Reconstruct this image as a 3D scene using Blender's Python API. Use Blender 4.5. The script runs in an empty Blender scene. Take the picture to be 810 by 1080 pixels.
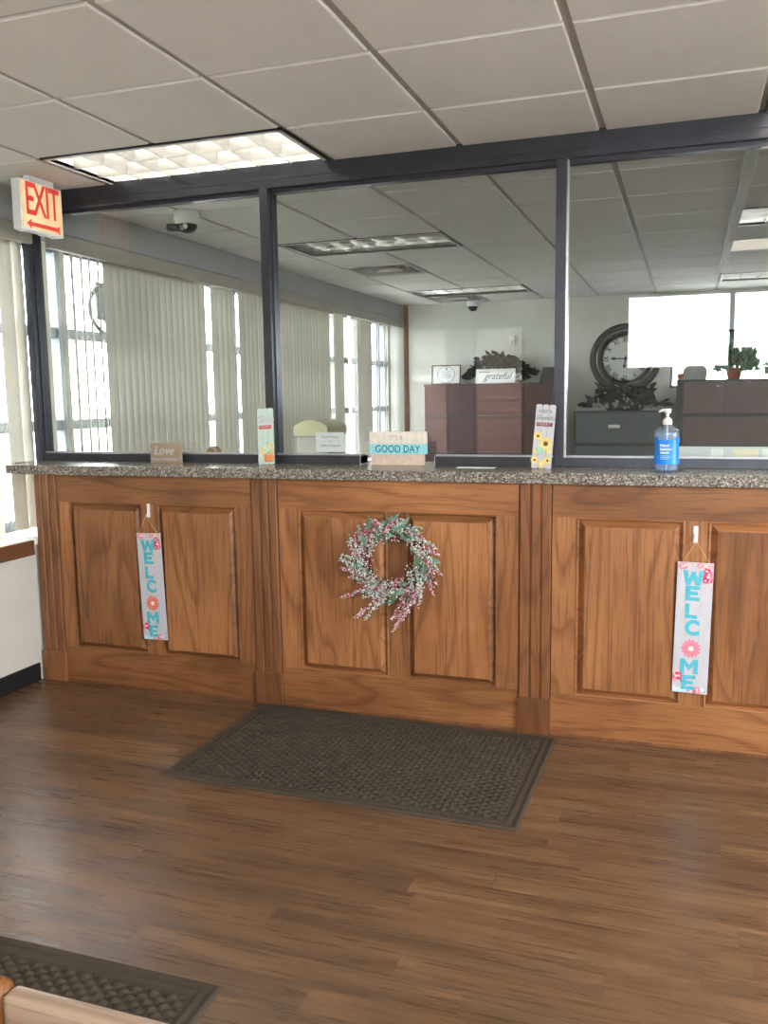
import bpy, bmesh, math, random
from mathutils import Vector, Matrix, Euler
random.seed(7)
C = bpy.context.scene.collection
PI = math.pi

# ------------------------------------------------------------------ helpers
class MB:
    """collects shapes, then links them as ONE mesh object"""
    def __init__(s):
        s.bm = bmesh.new()
    def box(s, x0, x1, y0, y1, z0, z1, mi=0, bev=0.0, M=None):
        xs, ys, zs = sorted((x0, x1)), sorted((y0, y1)), sorted((z0, z1))
        v = [s.bm.verts.new((x, y, z)) for x in xs for y in ys for z in zs]
        q = [(0, 1, 3, 2), (4, 6, 7, 5), (0, 4, 5, 1), (2, 3, 7, 6), (0, 2, 6, 4), (1, 5, 7, 3)]
        fs = [s.bm.faces.new([v[i] for i in f]) for f in q]
        for f in fs: f.material_index = mi
        if bev > 0:
            es = list({e for f in fs for e in f.edges})
            r = bmesh.ops.bevel(s.bm, geom=es, offset=bev, segments=2, affect='EDGES', profile=0.6)
            v = list({w for f in r['faces'] for w in f.verts} | {w for w in v if w.is_valid})
            for f in r['faces']: f.material_index = mi
        if M is not None:
            for w in v: w.co = M @ w.co
        return s
    def quad(s, pts, mi=0):
        f = s.bm.faces.new([s.bm.verts.new(p) for p in pts]); f.material_index = mi; return s
    def tube(s, pts, r, n=8, mi=0, cap=True):
        pts = [Vector(p) for p in pts]
        rs = r if isinstance(r, (list, tuple)) else [r] * len(pts)
        rings = []; up = Vector((0, 0, 1)); prev = None
        for i, p in enumerate(pts):
            d = (pts[min(i + 1, len(pts) - 1)] - pts[max(i - 1, 0)]).normalized()
            if prev is None:
                a = d.cross(up) if abs(d.dot(up)) < .95 else d.cross(Vector((1, 0, 0)))
            else:
                a = prev - d * prev.dot(d)
            a.normalize(); prev = a; b = d.cross(a)
            rings.append([s.bm.verts.new(p + (a * math.cos(2 * PI * k / n) + b * math.sin(2 * PI * k / n)) * rs[i]) for k in range(n)])
        for i in range(len(rings) - 1):
            for k in range(n):
                f = s.bm.faces.new((rings[i][k], rings[i][(k + 1) % n], rings[i + 1][(k + 1) % n], rings[i + 1][k]))
                f.material_index = mi; f.smooth = True
        if cap:
            for rg in (rings[0][::-1], rings[-1]):
                f = s.bm.faces.new(rg); f.material_index = mi
        return s
    def lathe(s, prof, n=32, mi=0, c=(0, 0, 0), sx=1, sy=1, M=None, smooth=True):
        """profile of (radius, height) around z"""
        rings = []; vs = []
        for (r, z) in prof:
            if r < 1e-6:
                v = s.bm.verts.new((c[0], c[1], c[2] + z)); rings.append([v] * n); vs.append(v)
            else:
                rg = [s.bm.verts.new((c[0] + r * sx * math.cos(2 * PI * k / n), c[1] + r * sy * math.sin(2 * PI * k / n), c[2] + z)) for k in range(n)]
                rings.append(rg); vs += rg
        for i in range(len(rings) - 1):
            a, b = rings[i], rings[i + 1]
            for k in range(n):
                q = [a[k], a[(k + 1) % n], b[(k + 1) % n], b[k]]
                u = []
                for w in q:
                    if w not in u: u.append(w)
                if len(u) >= 3:
                    f = s.bm.faces.new(u); f.material_index = mi; f.smooth = smooth
        if M is not None:
            for w in vs: w.co = M @ w.co
        return s
    def prism(s, poly, z0, z1, mi=0, M=None):
        """polygon in xy extruded in z"""
        a = [s.bm.verts.new((p[0], p[1], z0)) for p in poly]; b = [s.bm.verts.new((p[0], p[1], z1)) for p in poly]
        n = len(poly)
        fs = [s.bm.faces.new(a[::-1]), s.bm.faces.new(b)]
        for i in range(n): fs.append(s.bm.faces.new((a[i], a[(i + 1) % n], b[(i + 1) % n], b[i])))
        for f in fs: f.material_index = mi
        if M is not None:
            for w in a + b: w.co = M @ w.co
        return s
    def ball(s, c, r, mi=0, sub=1, sc=(1, 1, 1)):
        g = bmesh.ops.create_icosphere(s.bm, subdivisions=sub, radius=r)
        for v in g['verts']:
            v.co = Vector((v.co.x * sc[0], v.co.y * sc[1], v.co.z * sc[2])) + Vector(c)
            for f in v.link_faces: f.material_index = mi; f.smooth = True
        return s
    def leaf(s, base, d, nrm, L, W, mi=0, bend=.25):
        """pointed leaf with a folded midrib"""
        d = Vector(d).normalized(); nrm = Vector(nrm); side = d.cross(nrm)
        if side.length < 1e-4: side = d.cross(Vector((.3, .5, .8)))
        side.normalize(); n2 = side.cross(d)
        base = Vector(base)
        mid = [base + d * L * t - n2 * bend * L * t * t for t in (0, .35, .7, 1)]
        w = [0, .5, .36, 0]
        m = [s.bm.verts.new(p) for p in mid]
        l = [s.bm.verts.new(mid[i] + side * W * w[i] + n2 * W * .12) for i in (1, 2)]
        r = [s.bm.verts.new(mid[i] - side * W * w[i] + n2 * W * .12) for i in (1, 2)]
        for q in ((m[0], m[1], l[0]), (m[1], m[2], l[1], l[0]), (m[2], m[3], l[1]), (m[0], r[0], m[1]), (m[1], r[0], r[1], m[2]), (m[2], r[1], m[3])):
            f = s.bm.faces.new(q); f.material_index = mi; f.smooth = True
        return s
    def build(s, name, mats, parent=None, recalc=True):
        if recalc: bmesh.ops.recalc_face_normals(s.bm, faces=s.bm.faces[:])
        me = bpy.data.meshes.new(name); s.bm.to_mesh(me); s.bm.free()
        for m in (mats if isinstance(mats, (list, tuple)) else [mats]): me.materials.append(m)
        o = bpy.data.objects.new(name, me); C.objects.link(o)
        if parent is not None: o.parent = parent
        return o

def tag(o, label=None, cat=None, group=None, kind=None):
    if label: o['label'] = label
    if cat: o['category'] = cat
    if group: o['group'] = group
    if kind: o['kind'] = kind
    return o
def thing(name, label, cat, loc=(0, 0, 0), rot=(0, 0, 0), group=None):
    o = bpy.data.objects.new(name, None); C.objects.link(o); o.empty_display_size = .05
    o.location = loc; o.rotation_euler = rot
    return tag(o, label, cat, group)
def struct(o): o['kind'] = 'structure'; return o
def kids(o): return [c for c in bpy.data.objects if c.parent == o]
def copy_tree(o, parent=None):
    c = o.copy(); C.objects.link(c)
    if parent is not None: c.parent = parent
    for ch in kids(o): copy_tree(ch, c)
    return c
_font = bpy.data.fonts.load('<builtin>')
def text(name, body, size, mat, parent, M, ext=.0006, off=0.0, shear=0.0, sx=1.0, align='CENTER'):
    """flat lettering laid in the local xz plane (reads from -y), centred on M"""
    cu = bpy.data.curves.new(name, 'FONT'); cu.body = body; cu.size = size; cu.extrude = ext; cu.offset = off; cu.shear = shear
    cu.align_x = align; cu.align_y = 'CENTER'; cu.font = _font; cu.resolution_u = 3
    t = bpy.data.objects.new(name, cu); C.objects.link(t)
    bpy.context.view_layer.update()
    dg = bpy.context.evaluated_depsgraph_get()
    me = bpy.data.meshes.new_from_object(t.evaluated_get(dg)); bpy.data.objects.remove(t)
    T = M @ Matrix.Rotation(PI / 2, 4, 'X') @ Matrix.Diagonal((sx, 1, 1, 1))
    me.transform(T); me.materials.clear(); me.materials.append(mat); me.name = name
    o = bpy.data.objects.new(name, me); C.objects.link(o); o.parent = parent
    return o
def Tr(x, y, z): return Matrix.Translation((x, y, z))

# ------------------------------------------------------------------ materials
class N:
    def __init__(s, name):
        s.m = bpy.data.materials.new(name); s.m.use_nodes = True; s.t = s.m.node_tree; s.t.nodes.clear()
        s.out = s.n('ShaderNodeOutputMaterial')
    def n(s, typ, **kw):
        x = s.t.nodes.new(typ)
        for k, v in kw.items():
            if k.startswith('i_'): x.inputs[k[2:].replace('_', ' ')].default_value = v
            else: setattr(x, k, v)
        return x
    def l(s, a, b): s.t.links.new(a, b)
    def ramp(s, fac, stops):
        r = s.n('ShaderNodeValToRGB'); e = r.color_ramp.elements
        while len(e) < len(stops): e.new(.5)
        for i, (p, c) in enumerate(stops): e[i].position = p; e[i].color = (*c, 1) if len(c) == 3 else c
        s.l(fac, r.inputs[0]); return r.outputs[0]
    def math(s, op, a, b=None):
        x = s.n('ShaderNodeMath', operation=op)
        for i, v in enumerate((a, b)):
            if v is None: continue
            if isinstance(v, (int, float)): x.inputs[i].default_value = v
            else: s.l(v, x.inputs[i])
        return x.outputs[0]
    def mix(s, f, a, b, mode='MIX'):
        x = s.n('ShaderNodeMix', data_type='RGBA', blend_type=mode)
        for i, v in ((0, f), (6, a), (7, b)):
            if isinstance(v, (int, float)): x.inputs[i].default_value = v
            elif isinstance(v, tuple): x.inputs[i].default_value = (*v, 1)
            else: s.l(v, x.inputs[i])
        return x.outputs[2]
    def bsdf(s, col=None, rough=.5, metal=0, spec=.5, bump=None, bs=.2, bd=.01):
        b = s.n('ShaderNodeBsdfPrincipled')
        if isinstance(col, tuple): b.inputs['Base Color'].default_value = (*col, 1)
        elif col is not None: s.l(col, b.inputs['Base Color'])
        if isinstance(rough, (int, float)): b.inputs['Roughness'].default_value = rough
        else: s.l(rough, b.inputs['Roughness'])
        b.inputs['Metallic'].default_value = metal; b.inputs['Specular IOR Level'].default_value = spec
        if bump is not None:
            k = s.n('ShaderNodeBump'); k.inputs['Strength'].default_value = bs; k.inputs['Distance'].default_value = bd
            s.l(bump, k.inputs['Height']); s.l(k.outputs[0], b.inputs['Normal'])
        s.l(b.outputs[0], s.out.inputs[0]); s.b = b
        return s.m
    def vec(s, scale=(1, 1, 1), rnd=0):
        tc = s.n('ShaderNodeTexCoord'); v = tc.outputs['Object']
        if rnd:
            oi = s.n('ShaderNodeObjectInfo'); sc = s.n('ShaderNodeVectorMath', operation='SCALE'); sc.inputs[0].default_value = (rnd, rnd * 1.7, rnd * .6)
            s.l(oi.outputs['Random'], sc.inputs['Scale'])
            ad = s.n('ShaderNodeVectorMath', operation='ADD'); s.l(v, ad.inputs[0]); s.l(sc.outputs[0], ad.inputs[1]); v = ad.outputs[0]
            s.rand = oi.outputs['Random']
        mp = s.n('ShaderNodeMapping'); mp.inputs['Scale'].default_value = scale; s.l(v, mp.inputs[0]); return mp.outputs[0]
    def noise(s, v, scale, detail=3, rough=.5, dist=0):
        x = s.n('ShaderNodeTexNoise'); x.inputs['Scale'].default_value = scale; x.inputs['Detail'].default_value = detail
        x.inputs['Roughness'].default_value = rough; x.inputs['Distortion'].default_value = dist; s.l(v, x.inputs['Vector']); return x.outputs[0]

def plain(name, col, rough=.5, metal=0, spec=.5, var=.06, sc=30):
    m = N(name); v = m.vec(); f = m.noise(v, sc, 3)
    c = m.ramp(f, [(.3, tuple(x * (1 - var) for x in col)), (.7, tuple(min(1, x * (1 + var)) for x in col))])
    return m.bsdf(c, rough, metal, spec)

def wood(name, dark, mid, light, grain='Z', rough=.42, rings=11.0, rnd=23.0, tone=.22, spec=.4):
    """timber with cathedral figure and pores running along one axis"""
    m = N(name)
    st = {'X': (.16, 1, 1), 'Y': (1, .16, 1), 'Z': (1, 1, .16)}[grain]
    st2 = {'X': (.03, 1, 1), 'Y': (1, .03, 1), 'Z': (1, 1, .03)}[grain]
    v = m.vec(st, rnd); v2 = m.vec(st2, rnd)
    big = m.noise(v, 3.2, 2, .45, .25)
    band = m.math('FRACT', m.math('MULTIPLY', big, rings))
    line = m.ramp(band, [(0, (0, 0, 0)), (.10, (.75, .75, .75)), (.7, (1, 1, 1)), (1, (.1, .1, .1))])
    patch = m.noise(m.vec(tuple(.5 + x * .5 for x in st), rnd), 2.6, 3, .55)
    c = m.ramp(patch, [(.30, mid), (.68, light)])
    c = m.mix(m.math('MULTIPLY', m.math('SUBTRACT', 1, line), .5), c, dark)
    pores = m.noise(v2, 160, 2, .6)
    c = m.mix(m.ramp(pores, [(.52, (0, 0, 0)), (.66, (.45, .45, .45))]), c, dark)
    hs = m.n('ShaderNodeHueSaturation'); m.l(c, hs.inputs['Color'])
    m.l(m.math('ADD', m.math('MULTIPLY', m.rand, tone * 2), 1 - tone), hs.inputs['Value'])
    return m.bsdf(hs.outputs[0], rough, 0, spec, pores, .12, .002)

OAKD, OAKM, OAKL = (.062, .019, .006), (.225, .086, .030), (.40, .170, .064)
W_V = wood('stained oak upright grain', OAKD, OAKM, OAKL, 'Z')
W_H = wood('stained oak level grain', OAKD, OAKM, OAKL, 'X')
W_P = wood('stained oak pilaster', (.066, .022, .008), (.175, .066, .025), (.27, .110, .044), 'Z')
W_T = wood('dark timber trim', (.05, .018, .008), (.13, .05, .022), (.19, .08, .036), 'Y')
W_C = wood('worn chair timber', (.11, .065, .042), (.22, .140, .098), (.33, .23, .165), 'X', rough=.3)
W_K = wood('amber chair timber', (.07, .022, .006), (.17, .062, .018), (.25, .098, .032), 'Z', rough=.25)

def floor_mat():
    m = N('wood look vinyl planks'); tc = m.n('ShaderNodeTexCoord'); H, L = .094, .915
    sp = m.n('ShaderNodeSeparateXYZ'); m.l(tc.outputs['Object'], sp.inputs[0])
    yy = m.math('DIVIDE', m.math('ADD', sp.outputs[1], .86), H); row = m.math('FLOOR', yy)
    def white(v):
        w = m.n('ShaderNodeTexWhiteNoise', noise_dimensions='1D'); m.l(v, w.inputs['W']); return w
    xx = m.math('ADD', m.math('DIVIDE', sp.outputs[0], L), white(row).outputs['Value'])
    pid = m.math('ADD', m.math('FLOOR', xx), m.math('MULTIPLY', row, 17.31)); wn = white(pid)
    fx, fy = m.math('FRACT', xx), m.math('FRACT', yy)
    ex = m.math('MULTIPLY', m.math('MINIMUM', fx, m.math('SUBTRACT', 1, fx)), L); ey = m.math('MULTIPLY', m.math('MINIMUM', fy, m.math('SUBTRACT', 1, fy)), H)
    seam = m.math('LESS_THAN', m.math('MINIMUM', ex, ey), .0009)
    sh = m.n('ShaderNodeVectorMath', operation='MULTIPLY_ADD'); m.l(wn.outputs['Color'], sh.inputs[0]); sh.inputs[1].default_value = (7, 3, 5); m.l(tc.outputs['Object'], sh.inputs[2])
    def mpv(sc):
        q = m.n('ShaderNodeMapping'); q.inputs['Scale'].default_value = sc; m.l(sh.outputs[0], q.inputs[0]); return q.outputs[0]
    big = m.noise(mpv((.55, 4.5, 1)), 2.2, 4, .6, .6)
    fine = m.noise(mpv((.35, 9, 1)), 9, 5, .65, .4)
    hair = m.noise(mpv((.12, 9, 1)), 40, 3, .6)
    c = m.ramp(big, [(.28, (.068, .036, .019)), (.5, (.150, .080, .040)), (.74, (.250, .140, .072))])
    c = m.mix(m.ramp(fine, [(.38, (.6, .6, .6)), (.58, (0, 0, 0))]), c, (.072, .041, .025))
    c = m.mix(m.ramp(hair, [(.5, (0, 0, 0)), (.72, (.5, .5, .5))]), c, (.28, .165, .088))
    tone = m.ramp(wn.outputs['Value'], [(0, (.74, .74, .76)), (1, (1.06, 1.02, .97))])
    c = m.mix(1.0, c, tone, 'MULTIPLY')
    c = m.mix(m.math('MULTIPLY', seam, .6), c, (.022, .013, .008))
    rg = m.ramp(fine, [(.3, (.22, .22, .22)), (.7, (.40, .40, .40))])
    h = m.math('SUBTRACT', m.math('MULTIPLY', fine, .7), seam)
    return m.bsdf(c, rg, 0, .58, h, .30, .003)
M_floor = floor_mat()

def granite():
    m = N('speckled grey laminate'); v = m.vec()
    vo = m.n('ShaderNodeTexVoronoi'); vo.inputs['Scale'].default_value = 190; m.l(v, vo.inputs['Vector'])
    sp = m.n('ShaderNodeSeparateColor'); m.l(vo.outputs['Color'], sp.inputs[0])
    c = m.ramp(sp.outputs[0], [(.0, (.04, .033, .028)), (.25, (.10, .085, .072)), (.5, (.19, .165, .14)), (.8, (.30, .26, .22)), (1, (.50, .45, .39))])
    n2 = m.noise(v, 60, 3)
    c = m.mix(m.ramp(n2, [(.45, (0, 0, 0)), (.7, (.6, .6, .6))]), c, (.14, .115, .095))
    return m.bsdf(c, .22, 0, .5)
M_gran = granite()

def tile_mat():
    m = N('ceiling tile'); v = m.vec(); f = m.noise(v, 5, 4, .6); g = m.noise(v, 180, 2, .6)
    c = m.ramp(f, [(.3, (.76, .74, .71)), (.7, (.80, .78, .75))])
    return m.bsdf(c, .9, 0, .2, g, .25, .003)
M_tile = tile_mat()
M_grid = plain('ceiling grid metal', (.52, .505, .48), .6, 0, .3, .04, 6)
M_wall = plain('painted wall', (.58, .55, .49), .8, 0, .25, .03, 4)
M_wallfar = plain('pale grey green wall', (.64, .645, .59), .8, 0, .25, .04, 3)
M_soffit = plain('grey painted soffit', (.42, .43, .43), .75, 0, .25, .04, 4)
M_val = plain('tan blind valance', (.46, .43, .37), .7, 0, .25, .04, 8)
M_base = plain('black rubber baseboard', (.012, .012, .014), .45, 0, .4)
M_sill = plain('white sill', (.82, .80, .76), .4, 0, .4)
M_frame = plain('dark bronze aluminium', (.052, .055, .066), .34, .6, .5, .1, 14)
M_framer = plain('satin aluminium lip', (.42, .42, .45), .34, .6, .5, .1, 14)
M_alu = plain('grey window aluminium', (.12, .135, .15), .45, .3, .4)
M_white = plain('white plastic', (.80, .80, .79), .35, 0, .5, .02)
M_black = plain('black plastic', (.015, .015, .017), .3, 0, .5)
M_paper = plain('white paper', (.86, .86, .85), .8, 0, .2, .02)
M_ink = plain('grey printing', (.20, .20, .21), .8, 0, .2)
M_inkfaint = plain('faint printing', (.42, .42, .43), .8, 0, .2)
M_teal = plain('teal paint', (.085, .43, .53), .6, 0, .3, .12, 90)
M_aqua = plain('aqua paint', (.30, .66, .72), .7, 0, .2, .08, 40)
M_navy = plain('dark teal lettering', (.03, .14, .20), .7, 0, .2)
M_board = plain('white sign board', (.52, .51, .545), .55, 0, .35, .03, 20)
M_pink = plain('pink petals', (.80, .22, .32), .6, 0, .3, .12, 80)
M_mag = plain('magenta petals', (.62, .04, .16), .6, 0, .3, .15, 80)
M_peach = plain('peach petals', (.85, .42, .34), .6, 0, .3, .1, 80)
M_coral = plain('coral petals', (.72, .20, .15), .6, 0, .3, .1, 80)
M_cream = plain('cream petals', (.85, .74, .55), .6, 0, .3)
M_ltblue = plain('pale blue leaves', (.48, .70, .78), .6, 0, .3)
M_dkleaf = plain('dark painted leaves', (.10, .09, .08), .6, 0, .3)
M_twine = plain('jute twine', (.55, .40, .22), .9, 0, .1)
M_red = plain('red paint', (.62, .035, .025), .5, 0, .3)
M_burg = plain('burgundy paint', (.20, .02, .03), .6, 0, .3)
M_orange = plain('pumpkin orange paint', (.80, .28, .12), .6, 0, .3)
M_yel = plain('sunflower yellow paint', (.80, .60, .20), .6, 0, .3, .15, 60)
M_brown = plain('brown paint', (.16, .09, .06), .7, 0, .2, .2, 80)
M_green = plain('pale green paint', (.35, .58, .40), .6, 0, .3, .1, 60)
M_lime = plain('yellow green paint', (.66, .68, .30), .6, 0, .3, .15, 60)
M_mint = plain('pale mint boards', (.55, .66, .60), .6, 0, .3, .05, 30)
M_tan = plain('taupe box sign', (.36, .27, .19), .7, 0, .25, .08, 30)
M_whitewash = plain('whitewashed wood', (.74, .67, .58), .75, 0, .2, .1, 40)
M_pinkwash = plain('pink washed wood', (.66, .50, .40), .75, 0, .2, .12, 40)
M_maroon = plain('maroon steel', (.052, .014, .016), .42, 0, .45, .08, 8)
M_maroond = plain('dark maroon steel', (.035, .014, .016), .45, 0, .45, .08, 8)
M_marhaze = plain('maroon steel hazed to brown', (.135, .082, .082), .45, 0, .45, .06, 8)  # glass reflection haze is mixed into this maroon, turning it brownish
M_steel = plain('charcoal steel', (.062, .076, .082), .45, 0, .45, .06, 8)
M_steeld = plain('dark steel', (.025, .03, .034), .45, 0, .45, .06, 8)
M_chrome = plain('bright metal', (.7, .7, .68), .25, .9, .5, .02)
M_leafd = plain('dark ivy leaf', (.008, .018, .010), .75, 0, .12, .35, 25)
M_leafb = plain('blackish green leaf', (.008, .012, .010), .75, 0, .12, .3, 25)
M_leafg = plain('green leaf', (.10, .20, .09), .55, 0, .3, .35, 40)
M_leafp = plain('grey green leaf', (.16, .26, .20), .6, 0, .3, .3, 40)
M_stem = plain('brown twig', (.09, .055, .03), .8, 0, .2, .2, 60)
M_terra = plain('terracotta', (.50, .16, .09), .7, 0, .2, .1, 20)
M_stone = plain('grey stone', (.36, .37, .36), .8, 0, .2, .12, 40)
M_beige = plain('putty machine plastic', (.36, .33, .18), .5, 0, .4, .04, 12)
M_beiged = plain('putty machine body', (.30, .29, .25), .5, 0, .4, .04, 12)
M_clockface = plain('ivory clock face', (.62, .64, .60), .5, 0, .4, .03, 15)
M_clockrim = plain('dark clock rim', (.022, .020, .024), .35, .2, .5, .2, 20)
M_emb = plain('dark slate emblem paint', (.018, .024, .030), .6, 0, .2)
M_embl = plain('slate emblem paint', (.06, .068, .075), .6, 0, .2)
M_desk = plain('pale grey ledge', (.62, .66, .66), .5, 0, .35, .04, 10)
M_carpet = plain('grey office carpet', (.16, .155, .15), .95, 0, .1, .2, 120)
M_brickdummy = None

def translucent_slat():
    m = N('ivory vinyl vane'); v = m.vec((1, 1, .05)); f = m.noise(v, 40, 2)
    c = m.ramp(f, [(.3, (.60, .58, .50)), (.7, (.66, .64, .56))])
    d = m.n('ShaderNodeBsdfDiffuse'); t = m.n('ShaderNodeBsdfTranslucent'); g = m.n('ShaderNodeBsdfGlossy'); g.inputs['Roughness'].default_value = .35
    m.l(c, d.inputs[0]); t.inputs[0].default_value = (.62, .56, .42, 1)
    x = m.n('ShaderNodeMixShader'); x.inputs[0].default_value = .016; m.l(d.outputs[0], x.inputs[1]); m.l(t.outputs[0], x.inputs[2])
    y = m.n('ShaderNodeMixShader'); y.inputs[0].default_value = .03; m.l(x.outputs[0], y.inputs[1]); m.l(g.outputs[0], y.inputs[2])
    m.l(y.outputs[0], m.out.inputs[0]); return m.m
M_slat = translucent_slat()

def thin_fresnel(m, ior):
    # a thin sheet reflects alike from both faces, so the back face uses the same index
    ge = m.n('ShaderNodeNewGeometry'); fr = m.n('ShaderNodeFresnel')
    m.l(m.math('ADD', m.math('MULTIPLY', ge.outputs['Backfacing'], 1 / ior - ior), ior), fr.inputs[0]); return fr
def pane_mat(name, tint=(.93, .95, .94), ior=1.5, rough=0.0):
    m = N(name); fr = thin_fresnel(m, ior)
    t = m.n('ShaderNodeBsdfTransparent'); t.inputs[0].default_value = (*tint, 1)
    g = m.n('ShaderNodeBsdfGlossy'); g.inputs['Roughness'].default_value = rough
    x = m.n('ShaderNodeMixShader'); m.l(fr.outputs[0], x.inputs[0]); m.l(t.outputs[0], x.inputs[1]); m.l(g.outputs[0], x.inputs[2])
    m.l(x.outputs[0], m.out.inputs[0]); return m.m
M_glass = pane_mat('partition glass', (.93, .945, .94))
M_glassout = pane_mat('window glass', (.97, .98, .98))
def clear_plastic():
    m = N('clear bottle plastic'); fr = thin_fresnel(m, 1.45)
    t = m.n('ShaderNodeBsdfTransparent'); t.inputs[0].default_value = (.90, .95, .99, 1)
    g = m.n('ShaderNodeBsdfGlossy'); g.inputs['Roughness'].default_value = .08
    d = m.n('ShaderNodeBsdfDiffuse'); d.inputs[0].default_value = (.72, .80, .88, 1); y = m.n('ShaderNodeMixShader'); y.inputs[0].default_value = .10; m.l(t.outputs[0], y.inputs[1]); m.l(d.outputs[0], y.inputs[2])
    x = m.n('ShaderNodeMixShader'); m.l(fr.outputs[0], x.inputs[0]); m.l(y.outputs[0], x.inputs[1]); m.l(g.outputs[0], x.inputs[2])
    m.l(x.outputs[0], m.out.inputs[0]); return m.m
M_clear = clear_plastic()
M_gel = plain('pale blue gel', (.55, .68, .86), .12, 0, .5, .05, 20)
def gel_mat():
    m = N('clear blue gel'); t = m.n('ShaderNodeBsdfTransparent'); t.inputs[0].default_value = (.72, .86, .98, 1)
    d = m.n('ShaderNodeBsdfDiffuse'); d.inputs[0].default_value = (.45, .62, .85, 1); x = m.n('ShaderNodeMixShader'); x.inputs[0].default_value = .22
    m.l(t.outputs[0], x.inputs[1]); m.l(d.outputs[0], x.inputs[2]); m.l(x.outputs[0], m.out.inputs[0]); return m.m
M_gel = gel_mat()
M_blue = plain('bright blue label', (.0, .22, .80), .35, 0, .5, .05, 20)

def emit(name, col, s):
    m = N(name); e = m.n('ShaderNodeEmission'); e.inputs[0].default_value = (*col, 1); e.inputs[1].default_value = s
    m.l(e.outputs[0], m.out.inputs[0]); return m.m
M_tube = emit('lit fluorescent tube', (1.0, .95, .86), 6.0)
M_tubedim = emit('lit office tube', (.95, .97, 1.0), 4.0)
M_lens = emit('lit cream light lens', (1.0, .90, .74), 4.0)
M_exit = N('lit exit face')
def exit_face():
    m = M_exit; v = m.vec(); f = m.noise(v, 7, 2)
    c = m.ramp(f, [(.3, (.72, .46, .22)), (.7, (.84, .66, .40))])
    m.bsdf(c, .35); m.l(c, m.b.inputs['Emission Color']); m.b.inputs['Emission Strength'].default_value = .22; return m.m
M_exit = exit_face()
M_louv = plain('aluminium louver', (.62, .61, .58), .28, .55, .5, .03)
M_louvm = plain('mirror aluminium louver', (.80, .80, .78), .16, .95, .5, .02)
M_refl = plain('white light reflector', (.80, .80, .78), .5, 0, .4, .02)

def exit_red():
    m = N('lit exit red'); v = m.vec(); c = m.ramp(m.noise(v, 9, 2), [(.3, (.62, .045, .03)), (.7, (.70, .06, .04))])
    m.bsdf(c, .4); m.l(c, m.b.inputs['Emission Color']); m.b.inputs['Emission Strength'].default_value = .22; return m.m
M_exitred = exit_red()
def brick_mat(nm, c1, c2, c3):
    m = N(nm); tc = m.n('ShaderNodeTexCoord'); mp = m.n('ShaderNodeMapping'); mp.inputs['Rotation'].default_value = (PI / 2, 0, 0); m.l(tc.outputs['Object'], mp.inputs[0])
    b = m.n('ShaderNodeTexBrick'); b.inputs['Scale'].default_value = 1; b.inputs['Brick Width'].default_value = .22; b.inputs['Row Height'].default_value = .075; b.inputs['Mortar Size'].default_value = .008
    b.inputs['Color1'].default_value = (*c1, 1); b.inputs['Color2'].default_value = (*c2, 1); b.inputs['Mortar'].default_value = (*c3, 1)
    m.l(mp.outputs[0], b.inputs['Vector']); return m.bsdf(b.outputs[0], .9)
M_brick = brick_mat('red brick', (.16, .07, .055), (.22, .10, .075), (.30, .25, .22))
M_brickd = brick_mat('brick with shade in colour', (.014, .0082, .0070), (.020, .0115, .0095), (.026, .020, .018))  # outdoor shade is put into this brick colour
M_stucco = plain('tan stucco', (.13, .113, .088), .9, 0, .2, .1, 6)
M_ground = plain('pale concrete paving', (.46, .45, .43), .9, 0, .2, .1, 2)

def rubber_mat():
    m = N('brown ribbed doormat'); v = m.vec(); f = m.noise(v, 220, 3, .7); g = m.noise(v, 6, 3)
    c = m.ramp(f, [(.3, (.034, .025, .018)), (.7, (.070, .053, .039))])
    c = m.mix(m.ramp(g, [(.35, (0, 0, 0)), (.7, (.35, .35, .35))]), c, (.075, .058, .043))
    return m.bsdf(c, .85, 0, .25, f, .35, .002)
M_mat = rubber_mat()

# ------------------------------------------------------------------ dimensions (metres): x right, y into the office, z up
ZC = 2.533            # ceiling
XL = -2.02            # left wall face under the sill
XW = -2.36            # plane of the left windows
YP = .266             # front of the glazed partition
YF = 6.60             # far office wall
XR = 4.3              # right wall
YB = -4.75            # wall behind the photographer
GX, GY, GS = -.4317, -1.465, .6096

# ------------------------------------------------------------------ room shell
struct(MB().box(XL - .5, XR, YB, .05, -.12, 0).build('floor', M_floor))
struct(MB().box(XL - .5, XR, .05, YF, -.12, 0).build('floor', M_carpet))
lw = MB(); lw.box(-2.46, XL, YB, YF, 0, .715)
struct(lw.build('wall_left', M_wall))
struct(MB().box(-2.42, -2.115, YB, YF, 2.36, ZC + .25).build('wall_left', M_soffit))
struct(MB().box(-2.36, -2.005, YB, -.002, .715, .752, bev=.006).box(-2.36, -2.02, .3, YF, .715, .752).build('trim_1', M_sill))
struct(MB().box(XL, XL + .022, YB, -.03, .668, .745, bev=.005).build('trim_2', W_T))
struct(MB().box(XL, XL + .008, YB, -.03, 0, .095).build('baseboard_left', M_base))
struct(MB().box(-2.16, -2.125, YB, .25, 2.272, 2.36, bev=.004).box(-2.16, -2.125, .385, YF - .01, 2.272, 2.36, bev=.004)
       .box(-2.16, -2.128, YB, .25, 2.352, 2.362).build('trim_3', M_val))
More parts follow.
